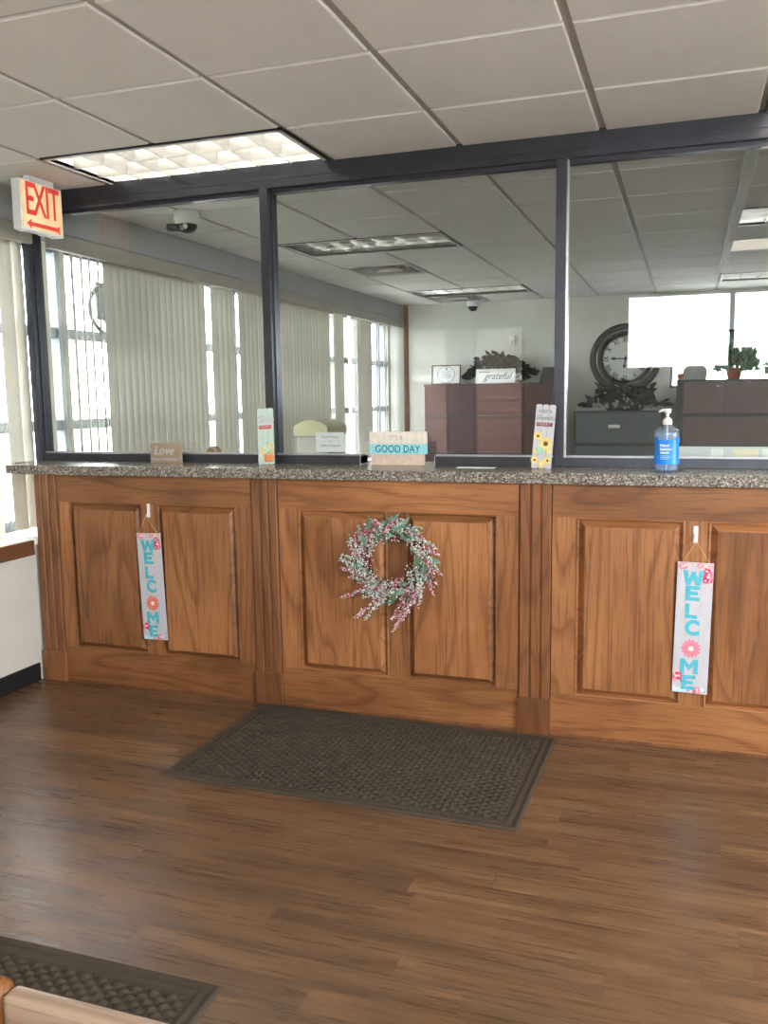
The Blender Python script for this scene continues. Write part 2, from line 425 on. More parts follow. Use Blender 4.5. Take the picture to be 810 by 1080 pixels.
# far wall with its window opening
fw = MB()
WX0, WX1, WZ0, WZ1 = .955, 2.75, 1.50, 2.12
fw.box(-2.5, WX0, YF, YF + .15, 0, ZC + .2).box(WX1, XR, YF, YF + .15, 0, ZC + .2)
fw.box(WX0, WX1, YF, YF + .15, 0, WZ0).box(WX0, WX1, YF, YF + .15, WZ1, ZC + .2)
struct(fw.build('wall_back', M_wallfar))
w4 = struct(MB().box(WX0, WX0 + .03, YF + .04, YF + .1, WZ0, WZ1).box(1.55, 1.61, YF + .04, YF + .1, WZ0, WZ1).box(WX1 - .05, WX1, YF + .04, YF + .1, WZ0, WZ1)
            .box(WX0, WX1, YF + .04, YF + .1, WZ0, WZ0 + .03).box(WX0, WX1, YF + .04, YF + .1, WZ1 - .03, WZ1).build('window_4', M_alu))
MB().box(WX0 + .03, WX1 - .05, YF + .068, YF + .072, WZ0 + .03, WZ1 - .03).build('pane', M_glassout, w4)
struct(MB().box(-2.115, -2.06, YF - .012, YF, 0, ZC).build('trim_4', W_T))
# right wall
rwy = [(-4.2, -1.2)]
rw = MB(); rw.box(XR, XR + .15, YB, -4.2, 0, ZC + .2).box(XR, XR + .15, -1.2, YF, 0, ZC + .2)
rw.box(XR, XR + .15, -4.2, -1.2, 0, .75).box(XR, XR + .15, -4.2, -1.2, 2.35, ZC + .2)
struct(rw.build('wall_right', M_wall))
w5 = MB()
for y in (-4.2, -3.2, -2.2, -1.26): w5.box(XR + .05, XR + .11, y, y + .06, .75, 2.35)
w5.box(XR + .05, XR + .11, -4.2, -1.2, .75, .81).box(XR + .05, XR + .11, -4.2, -1.2, 2.29, 2.35)
w5 = struct(w5.build('window_5', M_alu))  # unseen window added to let daylight into the lobby
MB().box(XR + .078, XR + .082, -4.2, -1.2, .75, 2.35).build('pane', M_glassout, w5)
# wall behind the photographer: storefront glazing whose sky shows again in the partition glass
BX0, BX1, BZ0, BZ1 = .575, 2.75, 1.70, 2.385
MX0, MX1 = 1.505, 1.545
bw = MB()
OP = [(-1.70, -1.235, .60, 2.17), (-.975, -.435, .60, 2.17), (BX0, 1.525, BZ0, BZ1), (1.525, BX1, 1.865, BZ1)]
xs = [-2.5] + [v for o_ in OP for v in o_[:2]] + [XR + .15]
for q in range(0, len(xs), 2):
    if xs[q + 1] > xs[q]: bw.box(xs[q], xs[q + 1], YB - .15, YB, 0, ZC + .2)
for x0, x1, z0, z1 in OP: bw.box(x0, x1, YB - .15, YB, 0, z0).box(x0, x1, YB - .15, YB, z1, ZC + .2)
struct(bw.build('wall_front', M_wall))
w3 = MB(); w3.box(MX0, MX1, YB - .12, YB - .02, BZ0, BZ1)
for x0, x1, z0, z1 in OP[:2]:
    w3.box(x0, x0 + .03, YB - .12, YB - .02, z0, z1).box(x1 - .03, x1, YB - .12, YB - .02, z0, z1).box(x0, x1, YB - .12, YB - .02, z0, z0 + .03).box(x0, x1, YB - .12, YB - .02, z1 - .03, z1)
w3 = struct(w3.build('window_3', M_alu))
pb = MB()
for x0, x1, z0, z1 in OP: pb.box(x0, x1, YB - .075, YB - .07, z0, z1)
pb.build('pane', M_glassout, w3)

# left window wall
w2 = MB()
mull = [-4.7, -3.1, -1.15, .69, 2.75, 4.70, 6.5]
for y in mull: w2.box(XW - .06, XW + .04, y - .04, y + .04, .752, 2.36)
for z in (.77, 1.31, 1.845, 2.33): w2.box(XW - .05, XW + .03, YB, YF, z - .03, z + .03)
w2 = struct(w2.build('window_2', M_alu))
MB().box(XW - .014, XW - .008, YB, YF, .752, 2.36).build('pane', M_glassout, w2)

# ceiling: lay-in tiles with a sunk grid; light and vent openings left out
xi0, xi1, yk0, yk1 = -3, 7, -6, 13
def cell(i, k): return (GX + i * GS, GX + (i + 1) * GS, GY + k * GS, GY + (k + 1) * GS)
lights_lit = [(-2, 2), (3, 2), (3, -3), (-2, -3)]
lights_off = [(-2, 6), (-2, 11)]
lights_dim = [(3, 6), (3, 11)]
vents = [(-2, 8), (-2, 12)]
holes = set()
for i, k in lights_lit + lights_off + lights_dim: holes |= {(i, k), (i + 1, k)}
for v in vents: holes.add(v)
cb = MB()
g = .014
for i in range(xi0, xi1):
    for k in range(yk0, yk1 + 1):
        if (i, k) in holes: continue
        x0, x1, y0, y1 = cell(i, k)
        x0, x1 = max(x0 + g, -2.115), min(x1 - g, XR); y0, y1 = max(y0 + g * .8, YB), min(y1 - g * .8, YF)
        if x1 - x0 < .02 or y1 - y0 < .02: continue
        b = .004
        a = [cb.bm.verts.new(p) for p in ((x0, y0, ZC + .012), (x1, y0, ZC + .012), (x1, y1, ZC + .012), (x0, y1, ZC + .012))]
        c = [cb.bm.verts.new(p) for p in ((x0, y0, ZC + .003), (x1, y0, ZC + .003), (x1, y1, ZC + .003), (x0, y1, ZC + .003))]
        d = [cb.bm.verts.new(p) for p in ((x0 + b, y0 + b, ZC), (x1 - b, y0 + b, ZC), (x1 - b, y1 - b, ZC), (x0 + b, y1 - b, ZC))]
        for u, w in ((a, c), (c, d)):
            for q in range(4): cb.bm.faces.new((u[q], u[(q + 1) % 4], w[(q + 1) % 4], w[q]))
        cb.bm.faces.new(d)
struct(cb.build('ceiling', M_tile))
gb = MB()
pairs = set(lights_lit + lights_off + lights_dim)
for k in range(yk0 - 1, yk1 + 1):
    y0, y1 = max(GY + k * GS, YB), min(GY + (k + 1) * GS, YF)
    if y1 <= y0: continue
    for i in range(xi0, xi1 + 1):
        x = GX + i * GS
        if (i - 1, k) not in pairs and -2.1 < x < XR: gb.box(x - .016, x + .016, y0 + .0141, y1 - .0141, ZC + .009, ZC + .02)
for k in range(yk0, yk1 + 1):
    y = GY + k * GS
    if YB < y < YF: gb.box(-2.115, XR, y - .014, y + .014, ZC + .0095, ZC + .02)
struct(gb.build('ceiling', M_grid))
# solid deck above so no daylight leaks in
struct(MB().box(-2.6, XR + .15, YB - .15, YF + .15, ZC + .26, ZC + .32).build('ceiling', M_tile))
struct(MB().box(1.368, 1.428, .385, 4.2, ZC - .022, ZC + .012, bev=.004).build('trim_5', M_grid))

def ceiling_light(i, k, tubemat, label, lens=False):
    x0, y0 = GX + i * GS, GY + k * GS; x1, y1 = x0 + 2 * GS, y0 + GS
    t = thing('ceiling_light', label, 'ceiling light', ((x0 + x1) / 2, (y0 + y1) / 2, ZC), group='recessed louvered ceiling lights')
    hx, hy = GS - .006, GS / 2 - .006
    f = MB(); w = .028; rv = .011
    rb = MB().box(-hx, hx, -hy, -hy + rv, -.001, .016).box(-hx, hx, hy - rv, hy, -.001, .016).box(-hx, -hx + rv, -hy + rv, hy - rv, -.001, .016).box(hx - rv, hx, -hy + rv, hy - rv, -.001, .016)
    rb.build('reveal', M_black, t); hx -= rv; hy -= rv; w -= rv
    f.box(-hx, hx, -hy, -hy + w, -.002, .016).box(-hx, hx, hy - w, hy, -.002, .016).box(-hx, -hx + w, -hy, hy, -.002, .016).box(hx - w, hx, -hy, hy, -.002, .016)
    f.build('frame', M_refl, t)
    r = MB(); a, b = hx - w, hy - w
    r.quad([(-a, -b, .11), (a, -b, .11), (a, b, .11), (-a, b, .11)])
    for p, q in (((-a, -b), (a, -b)), ((a, -b), (a, b)), ((a, b), (-a, b)), ((-a, b), (-a, -b))):
        r.quad([(p[0], p[1], 0), (q[0], q[1], 0), (q[0], q[1], .11), (p[0], p[1], .11)])
    r.build('reflector', M_refl, t)
    if lens:
        MB().box(-a, a, -b, b, .004, .009).build('diffuser', M_lens, t); return t
    l = MB(); nx, ny = 7, 3
    for q in range(1, nx):
        x = -a + 2 * a * q / nx; l.quad([(x - .002, -b, .004), (x + .002, -b, .004), (x + .008, -b, .06), (x - .008, -b, .06)])
        l.prism([(x - .002, .004), (x + .002, .004), (x + .009, .06), (x - .009, .06)], -b, b, M=Matrix(((1, 0, 0, 0), (0, 0, 1, 0), (0, 1, 0, 0), (0, 0, 0, 1))))
    for q in range(1, ny):
        y = -b + 2 * b * q / ny
        l.prism([(y - .002, .004), (y + .002, .004), (y + .009, .06), (y - .009, .06)], -a, a, M=Matrix(((0, 0, 1, 0), (1, 0, 0, 0), (0, 1, 0, 0), (0, 0, 0, 1))))
    l.build('louver', M_louv if tubemat is not M_refl else M_louvm, t)
    for q in range(ny):
        y = -b + 2 * b * (q + .5) / ny
        MB().tube([(-a + .02, y, .085), (a - .02, y, .085)], .013, 10).build('tube', tubemat, t)
    return t
names = ['lit louvered ceiling light over the love sign, cut by the dark frame header', 'flat lens ceiling light in the lobby beyond the top right corner, above the sanitizer bay',
         'flat cream ceiling light in the lobby, mirrored in the right glass pane', 'unseen louvered lobby ceiling light overhead at the left, kept for its light']
for (i, k), nm in zip(lights_lit, names): ceiling_light(i, k, M_tube, nm, i == 3)  # the last lobby light is out of view, kept for the light it gives
ceiling_light(-2, 6, M_refl, 'unlit louvered office ceiling light in front of the square vent, behind the glass')
ceiling_light(-2, 11, M_refl, 'unlit louvered office ceiling light farthest back above the ivy')
ceiling_light(3, 6, M_tubedim, 'bright striped office ceiling light at upper right behind the glass')
ceiling_light(3, 11, M_tubedim, 'bright striped office ceiling light above the right cabinet')

def vent(i, k, label):
    x0, x1, y0, y1 = cell(i, k)
    t = thing('ceiling_vent', label, 'vent', ((x0 + x1) / 2, (y0 + y1) / 2, ZC), group='square ceiling vents')
    h = GS / 2 - .008
    f = MB()
    for p in ((-h, h, -h, -h + .03), (-h, h, h - .03, h), (-h, -h + .03, -h, h), (h - .03, h, -h, h)): f.box(*p, -.003, .012)
    f.build('frame', M_grid, t)
    MB().quad([(-h, -h, .10), (h, -h, .10), (h, h, .10), (-h, h, .10)]).build('duct', M_black, t)
    for q in range(4):
        a = h - .05 - q * .065; b = a - .05; s_ = MB()
        for r in range(4):
            R4 = Matrix.Rotation(r * PI / 2, 4, 'Z')
            s_.quad([R4 @ Vector(p) for p in ((-a, -a, .004), (a, -a, .004), (b, -b, .045), (-b, -b, .045))])
        s_.build('blade', M_chrome if q < 2 else M_grid, t)
vent(-2, 8, 'square ceiling vent with nested blades between the two office lights')
vent(-2, 12, 'square ceiling vent behind the farthest left office light')

# ------------------------------------------------------------------ glazed partition (structure)
hd = MB()
PX0, PX1 = -2.115, 3.2
hd.box(PX0, PX1, YP, YP + .10, 2.476, ZC + .01).box(PX0, PX1, YP + .004, YP + .096, 2.468, 2.476)
hd.box(PX0, PX1, YP, YP + .10, 2.437, 2.468, bev=.002).box(PX0, PX1, YP + .03, YP + .075, 2.418, 2.437)
part = struct(hd.build('window_1', M_frame))
posts = [-2.190, -.782, .622, 2.03]
for x in posts:
    zb = 1.131
    MB().box(x - .0225, x + .0225, YP, YP + .10, zb, 2.437, bev=.0025).box(x + .0225, x + .028, YP + .03, YP + .06, zb + .04, 2.437).build('post', M_frame, part)
rails = [(posts[0] + .0225, posts[1] - .0225), (posts[1] + .0225, -.31), (.054, posts[2] - .0225), (posts[2] + .0225, posts[3] - .0225)]
for a, b in rails:
    MB().box(a, b, YP, YP + .10, 1.131, 1.172, bev=.002).build('bottom_rail', M_frame, part)
    MB().box(a, b, YP + .028, YP + .04, 1.172, 1.180).build('glazing_bead', M_framer, part)
for a, b in ((-.3145, -.31), (.054, .0585)): MB().box(a, b, YP - .001, YP + .101, 1.131, 1.173).build('end_cap', M_framer, part)
for a, b in ((0, 1), (1, 2), (2, 3)):
    MB().box(posts[a] + .02, posts[b] - .02, YP + .044, YP + .050, 1.165 if a != 1 else 1.24, 2.43).build('glass_pane', M_glass, part)
MB().box(posts[1] + .02, -.31, YP + .044, YP + .050, 1.165, 1.24).box(.054, posts[2] - .02, YP + .044, YP + .050, 1.165, 1.24).build('glass_pane', M_glass, part)
MB().box(posts[2] + .02, posts[2] + .03, YP + .02, YP + .044, 1.17, 2.44).build('glazing_bead', M_chrome, part)

# ------------------------------------------------------------------ countertop and counter front
ct = MB()
ct.box(-2.14, 3.2, -.044, .50, 1.085, 1.131, bev=.004)
ct.box(-2.222, -2.14, .12, .50, 1.085, 1.131)
tag(ct.build('countertop', M_gran), 'long speckled grey countertop carrying the small signs and the glass', 'countertop')

def moulding(mb, x0, x1, z0, z1):
    """mitred surround: thin bead, groove, then the bevel up to the raised field"""
    prof = [(0, 0), (.001, -.003), (.003, -.004), (.006, -.003), (.008, .0), (.009, .013), (.012, .013), (.032, -.006), (.033, -.010), (.037, -.0115)]
    rings = []
    for (d, y) in prof:
        rings.append([mb.bm.verts.new(p) for p in ((x0 + d, y, z0 + d), (x1 - d, y, z0 + d), (x1 - d, y, z1 - d), (x0 + d, y, z1 - d))])
    for a, b in zip(rings, rings[1:]):
        for q in range(4): mb.bm.faces.new((a[q], a[(q + 1) % 4], b[(q + 1) % 4], b[q]))

def counter_bay(x0, x1, cx, wl, wr, label):
    t = thing('counter_front', label, 'counter panel', ((x0 + x1) / 2, 0, 0), group='panelled counter fronts')
    o = (x0 + x1) / 2
    zt, zb, m = .945, .187, .045
    xa, xb, xc, xd = cx - m - wl - o, cx - m - o, cx + m - o, cx + m + wr - o
    X0, X1 = x0 - o, x1 - o
    MB().box(X0, X1, 0, .03, zt, 1.085).build('top_rail', W_H, t)
    MB().box(X0, X1, 0, .03, .0, zb).build('bottom_rail', W_H, t)
    for a, b in ((X0, xa), (xb, xc), (xd, X1)): MB().box(a, b, .0004, .03, zb, zt).build('stile', W_V, t)
    for a, b in ((xa, xb), (xc, xd)):
        p = MB().box(a + .0365, b - .0365, -.0117, .02, zb + .0365, zt - .0365).build('panel', W_V, t)
        q = MB(); moulding(q, a, b, zb, zt); q.build('panel_moulding', W_H, t)
    MB().box(X0, X1, .06, .48, .0, 1.08).build('carcass', W_T, t)
    MB().box(X0, X1, -.004, .0, .0, .014, bev=.0015).build('base_strip', W_P, t)
    return t
PC = [-1.934, -.692, .568, 1.824, 3.08]
counter_bay(-1.864, -.762, -1.318, .43, .43, 'panelled wooden counter front at the left with the smaller looking welcome sign')
counter_bay(-.622, .498, -.045, .43, .405, 'panelled wooden counter front at the centre holding the berry wreath')
counter_bay(.638, 1.754, 1.203, .42, .42, 'panelled wooden counter front at the right under the hand sanitizer')
counter_bay(1.894, 3.01, 2.45, .43, .43, 'panelled wooden counter front beyond the right edge of the photo')
plab = ['fluted wooden pilaster at the counter end by the window wall', 'fluted wooden pilaster left of the wreath panel above the mat corner',
        'fluted wooden pilaster right of the wreath panel', 'fluted wooden pilaster right of the second welcome sign', 'fluted wooden pilaster at the far right counter end']
for x, lb in zip(PC, plab):
    t = thing('pilaster', lb, 'pilaster', (x, 0, 0), group='fluted counter pilasters')
    h = .0655
    poly = [(-h, .03), (-h, -.004), (-h + .004, -.008)]
    for gx in (-.022, .022):
        poly += [(gx - .008, -.008), (gx - .0035, -.001), (gx + .0035, -.001), (gx + .008, -.008)]
    poly += [(h - .004, -.008), (h, -.004), (h, .03)]
    MB().prism(poly, .160, 1.085).build('shaft', W_P, t)
    MB().box(-h - .0045, h + .0045, -.017, .03, 0, .160, bev=.003).build('plinth', W_P, t)

# ------------------------------------------------------------------ welcome signs
def flower(mb, c, r, n, mi, ci, y, tilt=0):
    for q in range(n):
        a = 2 * PI * q / n + tilt
        d = Vector((math.cos(a), 0, math.sin(a))); s = Vector((-d.z, 0, d.x)); w = r * PI / n * .92
        P = [Vector(c) + d * (r * t) + s * (w * u) + Vector((0, y, 0)) for t, u in ((.12, 0), (.5, -.55), (.8, -.75), (.97, -.35), (.97, .35), (.8, .75), (.5, .55))]
        mb.quad(P, mi)
    mb.quad([Vector(c) + Vector((.26 * r * math.cos(2 * PI * q / 10), y - .0004, .26 * r * math.sin(2 * PI * q / 10))) for q in range(10)], ci)
GL = {'E': [(0, 0), (1, 0), (1, .24), (.34, .24), (.34, .39), (.86, .39), (.86, .61), (.34, .61), (.34, .76), (1, .76), (1, 1), (0, 1)],
      'L': [(0, 0), (1, 0), (1, .25), (.34, .25), (.34, 1), (0, 1)],
      'M': [(0, 0), (.25, 0), (.25, .58), (.5, .20), (.75, .58), (.75, 0), (1, 0), (1, 1), (.76, 1), (.5, .60), (.24, 1), (0, 1)],
      'W': [(.17, 0), (.36, 0), (.5, .50), (.64, 0), (.83, 0), (1, 1), (.78, 1), (.71, .45), (.58, .92), (.42, .92), (.29, .45), (.22, 1), (0, 1)]}
def block_letter(ch, w, h, cx, cz, y, mat, t):
    MB().prism([(cx + (p[0] - .5) * w, cz + (p[1] - .5) * h) for p in GL[ch]], -.0005, .0005, M=Tr(0, y, 0) @ Matrix(((1, 0, 0, 0), (0, 0, 1, 0), (0, 1, 0, 0), (0, 0, 0, 1)))).build('letter', mat, t)
def welcome_sign(loc, rz, petal, label):
    t = thing('welcome_sign', label, 'sign', loc, (0, rz, 0), group='hanging welcome signs')
    W, H = .135, .535
    MB().box(-W / 2, W / 2, -.006, 0, -H, 0, bev=.0012).build('board', M_board, t)
    y = -.0068
    rows = [('W', .115), ('E', .232), ('L', .368), ('C', .500), ('M', .792), ('E', .918)]
    for ch, f in rows:
        if ch == 'C': text('letter', 'C', .083, M_teal, t, Tr(-.002, y, -H * f), ext=.0005, off=.0042, sx=.95)
        else: block_letter(ch, {'W': .080, 'M': .068, 'E': .052, 'L': .046}[ch], .060, -.006 if ch != 'L' else -.008, -H * f, y, M_teal, t)
    ln = MB()
    for x in (-.026, .024): ln.box(x - .0006, x + .0006, -.0064, -.006, -H * .93, -H * .09)
    ln.build('printed_line', M_inkfaint, t)
    fl = MB(); flower(fl, (-.002, 0, -H * .655), .039, 14, 0, 1, y); flower(fl, (-.002, 0, -H * .655), .027, 12, 0, 1, y - .0002, .2)
    fl.build('daisy', [petal, M_cream], t)
    R = random.Random(3); co = MB()
    mats = [M_pink, M_mag, M_peach, M_ltblue, M_dkleaf, M_cream]
    def clus(cx, cz, sx, sz, n, sizes, pal):
        for q in range(n):
            px = min(max(cx + (R.random() - .5) * sx, -W / 2 + .008), W / 2 - .008); pz = min(max(cz + (R.random() - .5) * sz, -H + .008), -.008)
            r = min(R.choice(sizes), W / 2 - abs(px) - .001, -pz - .0005, H + pz - .0005)
            flower(co, (px, 0, pz), max(r, .003), 5, R.choice(pal), 5, y + .0003 - q * .00002, R.random() * 6)
    clus(.0, -.012, .115, .012, 14, (.010, .014), (0, 2, 0, 3)); co.build('floral_cluster', mats, t); co = MB(); clus(-.045, -.012, .02, .01, 4, (.006,), (4, 4, 2))
    co.build('floral_cluster', mats, t); co = MB(); clus(.050, -.012, .03, .016, 3, (.012,), (3, 3)); clus(.052, -.048, .026, .05, 10, (.013, .018), (1, 0, 1, 0)); clus(.050, -.085, .018, .03, 4, (.004, .006), (0, 2))
    co.build('floral_cluster', mats, t); co = MB()
    clus(-.052, -H + .05, .026, .055, 10, (.013, .018), (1, 0, 1, 2)); clus(-.05, -H + .09, .02, .03, 4, (.004, .008), (2, 2, 4))
    co.build('floral_cluster', mats, t); co = MB(); clus(-.045, -H + .014, .04, .016, 4, (.012,), (3,)); clus(.012, -H + .012, .09, .012, 10, (.008, .012), (0, 2, 3, 1)); co.build('floral_cluster', mats, t); co = MB(); clus(.05, -H + .012, .02, .01, 4, (.005,), (4,))
    clus(-.028, -H + .045, .02, .02, 4, (.008,), (3, 4))
    co.build('floral_cluster', mats, t)
    s = MB()
    for x in (-.053, .053): s.tube([(x, -.004, -.004), (x * .5, -.010, .040), (0, -.013, .0855)], .0011, 5)
    s.build('string', M_twine, t)
    return t
def hook(loc, label):
    t = thing('adhesive_hook', label, 'hook', loc, group='white adhesive hooks')
    MB().box(-.0085, .0085, -.004, 0, -.032, .036, bev=.0018).build('base', M_white, t)
    MB().tube([(0, -.004, .006), (0, -.010, -.004), (0, -.016, -.020), (0, -.019, -.024), (0, -.023, -.018)], .0036, 8).build('prong', M_white, t)
welcome_sign((-1.320, -.0135, .8055), math.radians(-1.6), M_coral, 'white welcome sign with teal letters and coral daisy on the left counter front')
welcome_sign((1.204, -.0135, .783), math.radians(1.0), M_pink, 'white welcome sign with aqua letters and pink daisy on the right counter front')
hook((-1.322, 0, .912), 'white adhesive hook above the left welcome sign')
hook((1.200, 0, .890), 'white adhesive hook above the right welcome sign')

# ------------------------------------------------------------------ wreath
def wreath():
    t = thing('wreath', 'round wreath of frosted green and pink berry sprigs on the centre panel', 'wreath', (-.052, -.0135, .738))
    R = random.Random(11)
    rg = MB()
    for q in range(7):
        ph = R.random() * 6; r0 = .112 + R.random() * .03; pts = []
        for k in range(49):
            a = 2 * PI * k / 48; rr = r0 + .012 * math.sin(3 * a + ph) ; pts.append((rr * math.cos(a), -.02 - .012 * math.sin(5 * a + ph), rr * math.sin(a) * 1.02))
        rg.tube(pts, .0035, 5, cap=False)
    rg.build('twig_ring', M_stem, t)
    bead = [plain('frosted berry', (.34, .44, .37), .55, 0, .4, .12, 200), plain('pale berry', (.70, .70, .66), .5, 0, .4, .05), plain('rose berry', (.42, .10, .16), .5, 0, .4, .25, 90), plain('dusty pink berry', (.62, .33, .37), .5, 0, .4, .15, 90)]
    def sprig(a, r0, L, dev, pal, lift):
        m = MB(); d = a - PI / 2 + dev
        p = Vector((r0 * math.cos(a), -.02 - lift, r0 * math.sin(a))); pts = [p.copy()]
        n = 7
        for q in range(n):
            d += R.uniform(-.10, .10) - .02
            p = p + Vector((math.cos(d), R.uniform(-.12, .02), math.sin(d))) * (L / n); p.y = min(p.y, -.008); pts.append(p.copy())
        m.tube(pts, [.0018] * len(pts), 4, 4)
        for q in range(int(L * 560)):
            u = R.random() * (len(pts) - 1.001); k = int(u); b = pts[k].lerp(pts[k + 1], u - k); sp = .013 * (1 - .55 * u / n)
            o = Vector((R.gauss(0, 1), R.gauss(0, .8), R.gauss(0, 1))) * sp * .62; e = b + o; e.y = min(e.y, -.006)
            r = R.uniform(.0026, .0047)
            m.ball(e, r, R.choice(pal), 1)
        m.build('berry_sprig', bead + [M_stem], t, recalc=False)
    # clockwise sweep: frosted and rose sprigs leave the ring at a slant
    for q in range(46):
        a = 2 * PI * q / 46 + R.uniform(-.06, .06)
        top = math.sin(a)
        pal = (0, 0, 1, 0) if q % 2 else (2, 3, 2, 1)
        L = R.uniform(.11, .16) * (1.0 if top < .3 else .75)
        sprig(a, R.uniform(.088, .155), L, R.uniform(.05, .70), pal, R.uniform(0, .025))
    for a_, r0, L, dev, pal in ((-.62, .165, .26, .22, (2, 3, 1)), (-.62, .16, .20, .12, (2, 3, 0)), (-1.75, .13, .21, .95, (2, 3, 1)), (-1.5, .13, .20, .75, (0, 0, 1)), (-2.75, .14, .13, .9, (0, 0, 1)), (1.75, .15, .07, 2.6, (2, 3, 1)), (-1.1, .15, .15, .6, (2, 3, 1)), (-.75, .17, .15, .25, (2, 3, 3, 1)), (-2.0, .12, .16, .2, (0, 0, 1)), (-1.7, .13, .13, .5, (0, 0, 1)), (-2.6, .15, .12, .7, (2, 3, 1)),
                               (-2.2, .14, .17, 1.0, (2, 3, 1)), (2.05, .14, .09, 2.9, (2, 3)), (3.0, .14, .10, 1.0, (0, 1, 0)), (3.3, .13, .11, 1.2, (0, 1, 0)), (.35, .15, .11, .3, (0, 1)), (.1, .16, .10, .6, (2, 3, 1)), (1.0, .15, .10, .3, (2, 3, 1)), (.75, .15, .10, .5, (0, 0, 1)), (-.2, .13, .12, .2, (0, 1, 0)), (-.45, .14, .12, .4, (0, 0, 1)), (-.3, .17, .10, .6, (2, 3))):
        sprig(a_, r0, L, dev, pal, .02)
    for q in range(84):
        a = R.choice([R.uniform(1.9, 2.8), R.uniform(1.7, 2.7), R.uniform(.9, 2.0), R.uniform(-.4, .2), R.uniform(-2.6, -1.4), R.uniform(0, 6.28)])
        rr = R.uniform(.12, .175); d = a - PI / 2 + R.uniform(-.9, 1.3)
        m = MB(); m.leaf((rr * math.cos(a), R.uniform(-.045, -.018), rr * math.sin(a)), (math.cos(d), -.15, math.sin(d)), (R.uniform(-.4, .4), -1, R.uniform(-.4, .4)), R.uniform(.040, .068), R.uniform(.016, .026))
        m.build('leaf', M_leafp if q % 3 else M_leafg, t, recalc=False)
    m = MB(); m.tube([(0, -.001, .2), (0, -.004, .14)], .002, 6); m.build('hanging_wire', M_stem, t)
wreath()

# ------------------------------------------------------------------ small signs on the countertop
ZT = 1.131
def slat_board(W, H, T, mat, t, name='board', n=3):
    """three narrow boards with notched ends side by side"""
    for q in range(n):
        a = -W / 2 + W * q / n + .0006; b = -W / 2 + W * (q + 1) / n - .0006; c = .005
        poly = [(a + c, 0), (b - c, 0), (b, c), (b, H - c), (b - c, H), (a + c, H), (a, H - c), (a, c)]
        MB().prism(poly, -T / 2, T / 2, M=Matrix(((1, 0, 0, 0), (0, 0, 1, 0), (0, 1, 0, 0), (0, 0, 0, 1)))).build(name, mat, t)
# love block
t = thing('box_sign', 'small taupe block sign reading Love in white script', 'sign', (-1.352, .205, ZT), (0, 0, math.radians(-3)))
MB().box(-.087, .087, 0, .030, 0, .098, bev=.001).build('block', M_tan, t)
text('lettering', 'Love', .062, M_board, t, Tr(-.006, -.0008, .062), shear=.35, off=.0006)
text('lettering', 'keeps us together', .021, M_board, t, Tr(0, -.0008, .020), sx=.98)
# give thanks
t = thing('standing_sign', 'tall mint slat sign with a pumpkin, leaning on the left post', 'sign', (-.772, .195, ZT), (math.radians(-6), math.radians(-2.5), math.radians(4)), group='slat signs')
slat_board(.082, .272, .010, M_mint, t)
text('lettering', 'Give', .050, M_board, t, Tr(-.002, -.0065, .216), shear=.3, off=.001)
MB().box(-.032, .034, -.0068, -.005, .172, .190).build('banner', M_red, t)
text('lettering', 'THANKS', .0165, M_board, t, Tr(.001, -.0075, .181))
pk = MB()
for q, (dx, w) in enumerate(((-.016, .011), (.016, .011), (-.008, .012), (.009, .012), (0, .012))):
    pk.ball((.016 + dx, -.0055 - .0003 * q, .032), .021, 0, 2, (w / .021, .04, 1))
pk.ball((.016, -.008, .055), .005, 1, 1, (.6, .2, 1.2)); pk.build('painted_pumpkin', [M_orange, M_brown], t)
lv = MB(); R = random.Random(5)
for q in range(16):
    a = R.uniform(0, 6.28); lv.leaf((.012 + .012 * math.cos(a), -.0062 - q * .0002, .078 + .014 * math.sin(a)), (math.cos(a), 0, math.sin(a)), (0, -1, 0), .024, .016, q % 3, 0)
lv.build('painted_leaves', [M_lime, M_green, M_yel], t, recalc=False)
w = MB(); R = random.Random(6)
for q in range(8): w.ball((-.030 + R.random() * .026, -.0055, .012 + R.random() * .05), .007, q % 2, 1, (1, .05, 1.3))
w.build('painted_gourds', [M_cream, M_whitewash], t)
# keep a grateful heart
t = thing('standing_sign', 'tall white slat sign with sunflowers, leaning on the right post', 'sign', (.562, .165, ZT), (math.radians(-7), math.radians(3.2), math.radians(-2)), group='slat signs')
slat_board(.086, .277, .010, M_board, t)
text('lettering', 'KEEP A', .021, M_ink, t, Tr(0, -.0065, .247), sx=.92)
text('lettering', 'Grateful', .026, M_ink, t, Tr(0, -.0065, .219), shear=.4)
MB().box(-.034, .034, -.0066, -.005, .183, .199).build('banner', M_burg, t)
text('lettering', 'HEART', .0155, M_board, t, Tr(0, -.0074, .191), sx=1.2)
sf = MB()
for q, (x, z, r, c) in enumerate(((-.024, .140, .020, 1), (.012, .108, .030, 1), (-.030, .036, .018, 1), (.026, .036, .018, 1), (.0, .066, .020, 2), (-.014, .110, .022, 2), (.030, .075, .013, 0), (-.03, .075, .012, 0), (0, .020, .016, 0))):
    if c == 1:
        flower(sf, (x, 0, z), r, 13, 0, 1, -.0062 - q * .0004); flower(sf, (x, 0, z), r * .72, 11, 0, 1, -.0066 - q * .0004, .3)
        sf.ball((x, -.0062 - q * .0004, z), r * .42, 1, 1, (1, .12, 1))
    elif c == 0: flower(sf, (x, 0, z), r, 8, 0, 3, -.006 - q * .0002)
sf.build('painted_sunflowers', [M_yel, M_brown, M_green, M_cream], t, recalc=False)
lv = MB(); lv.leaf((-.016, -.010, .098), (.35, 0, -1), (0, -1, 0), .045, .030, 0, 0); lv.leaf((.03, -.0062, .06), (-.6, 0, -1), (0, -1, 0), .02, .016, 0, 0)
lv.build('painted_leaves', M_green, t, recalc=False)
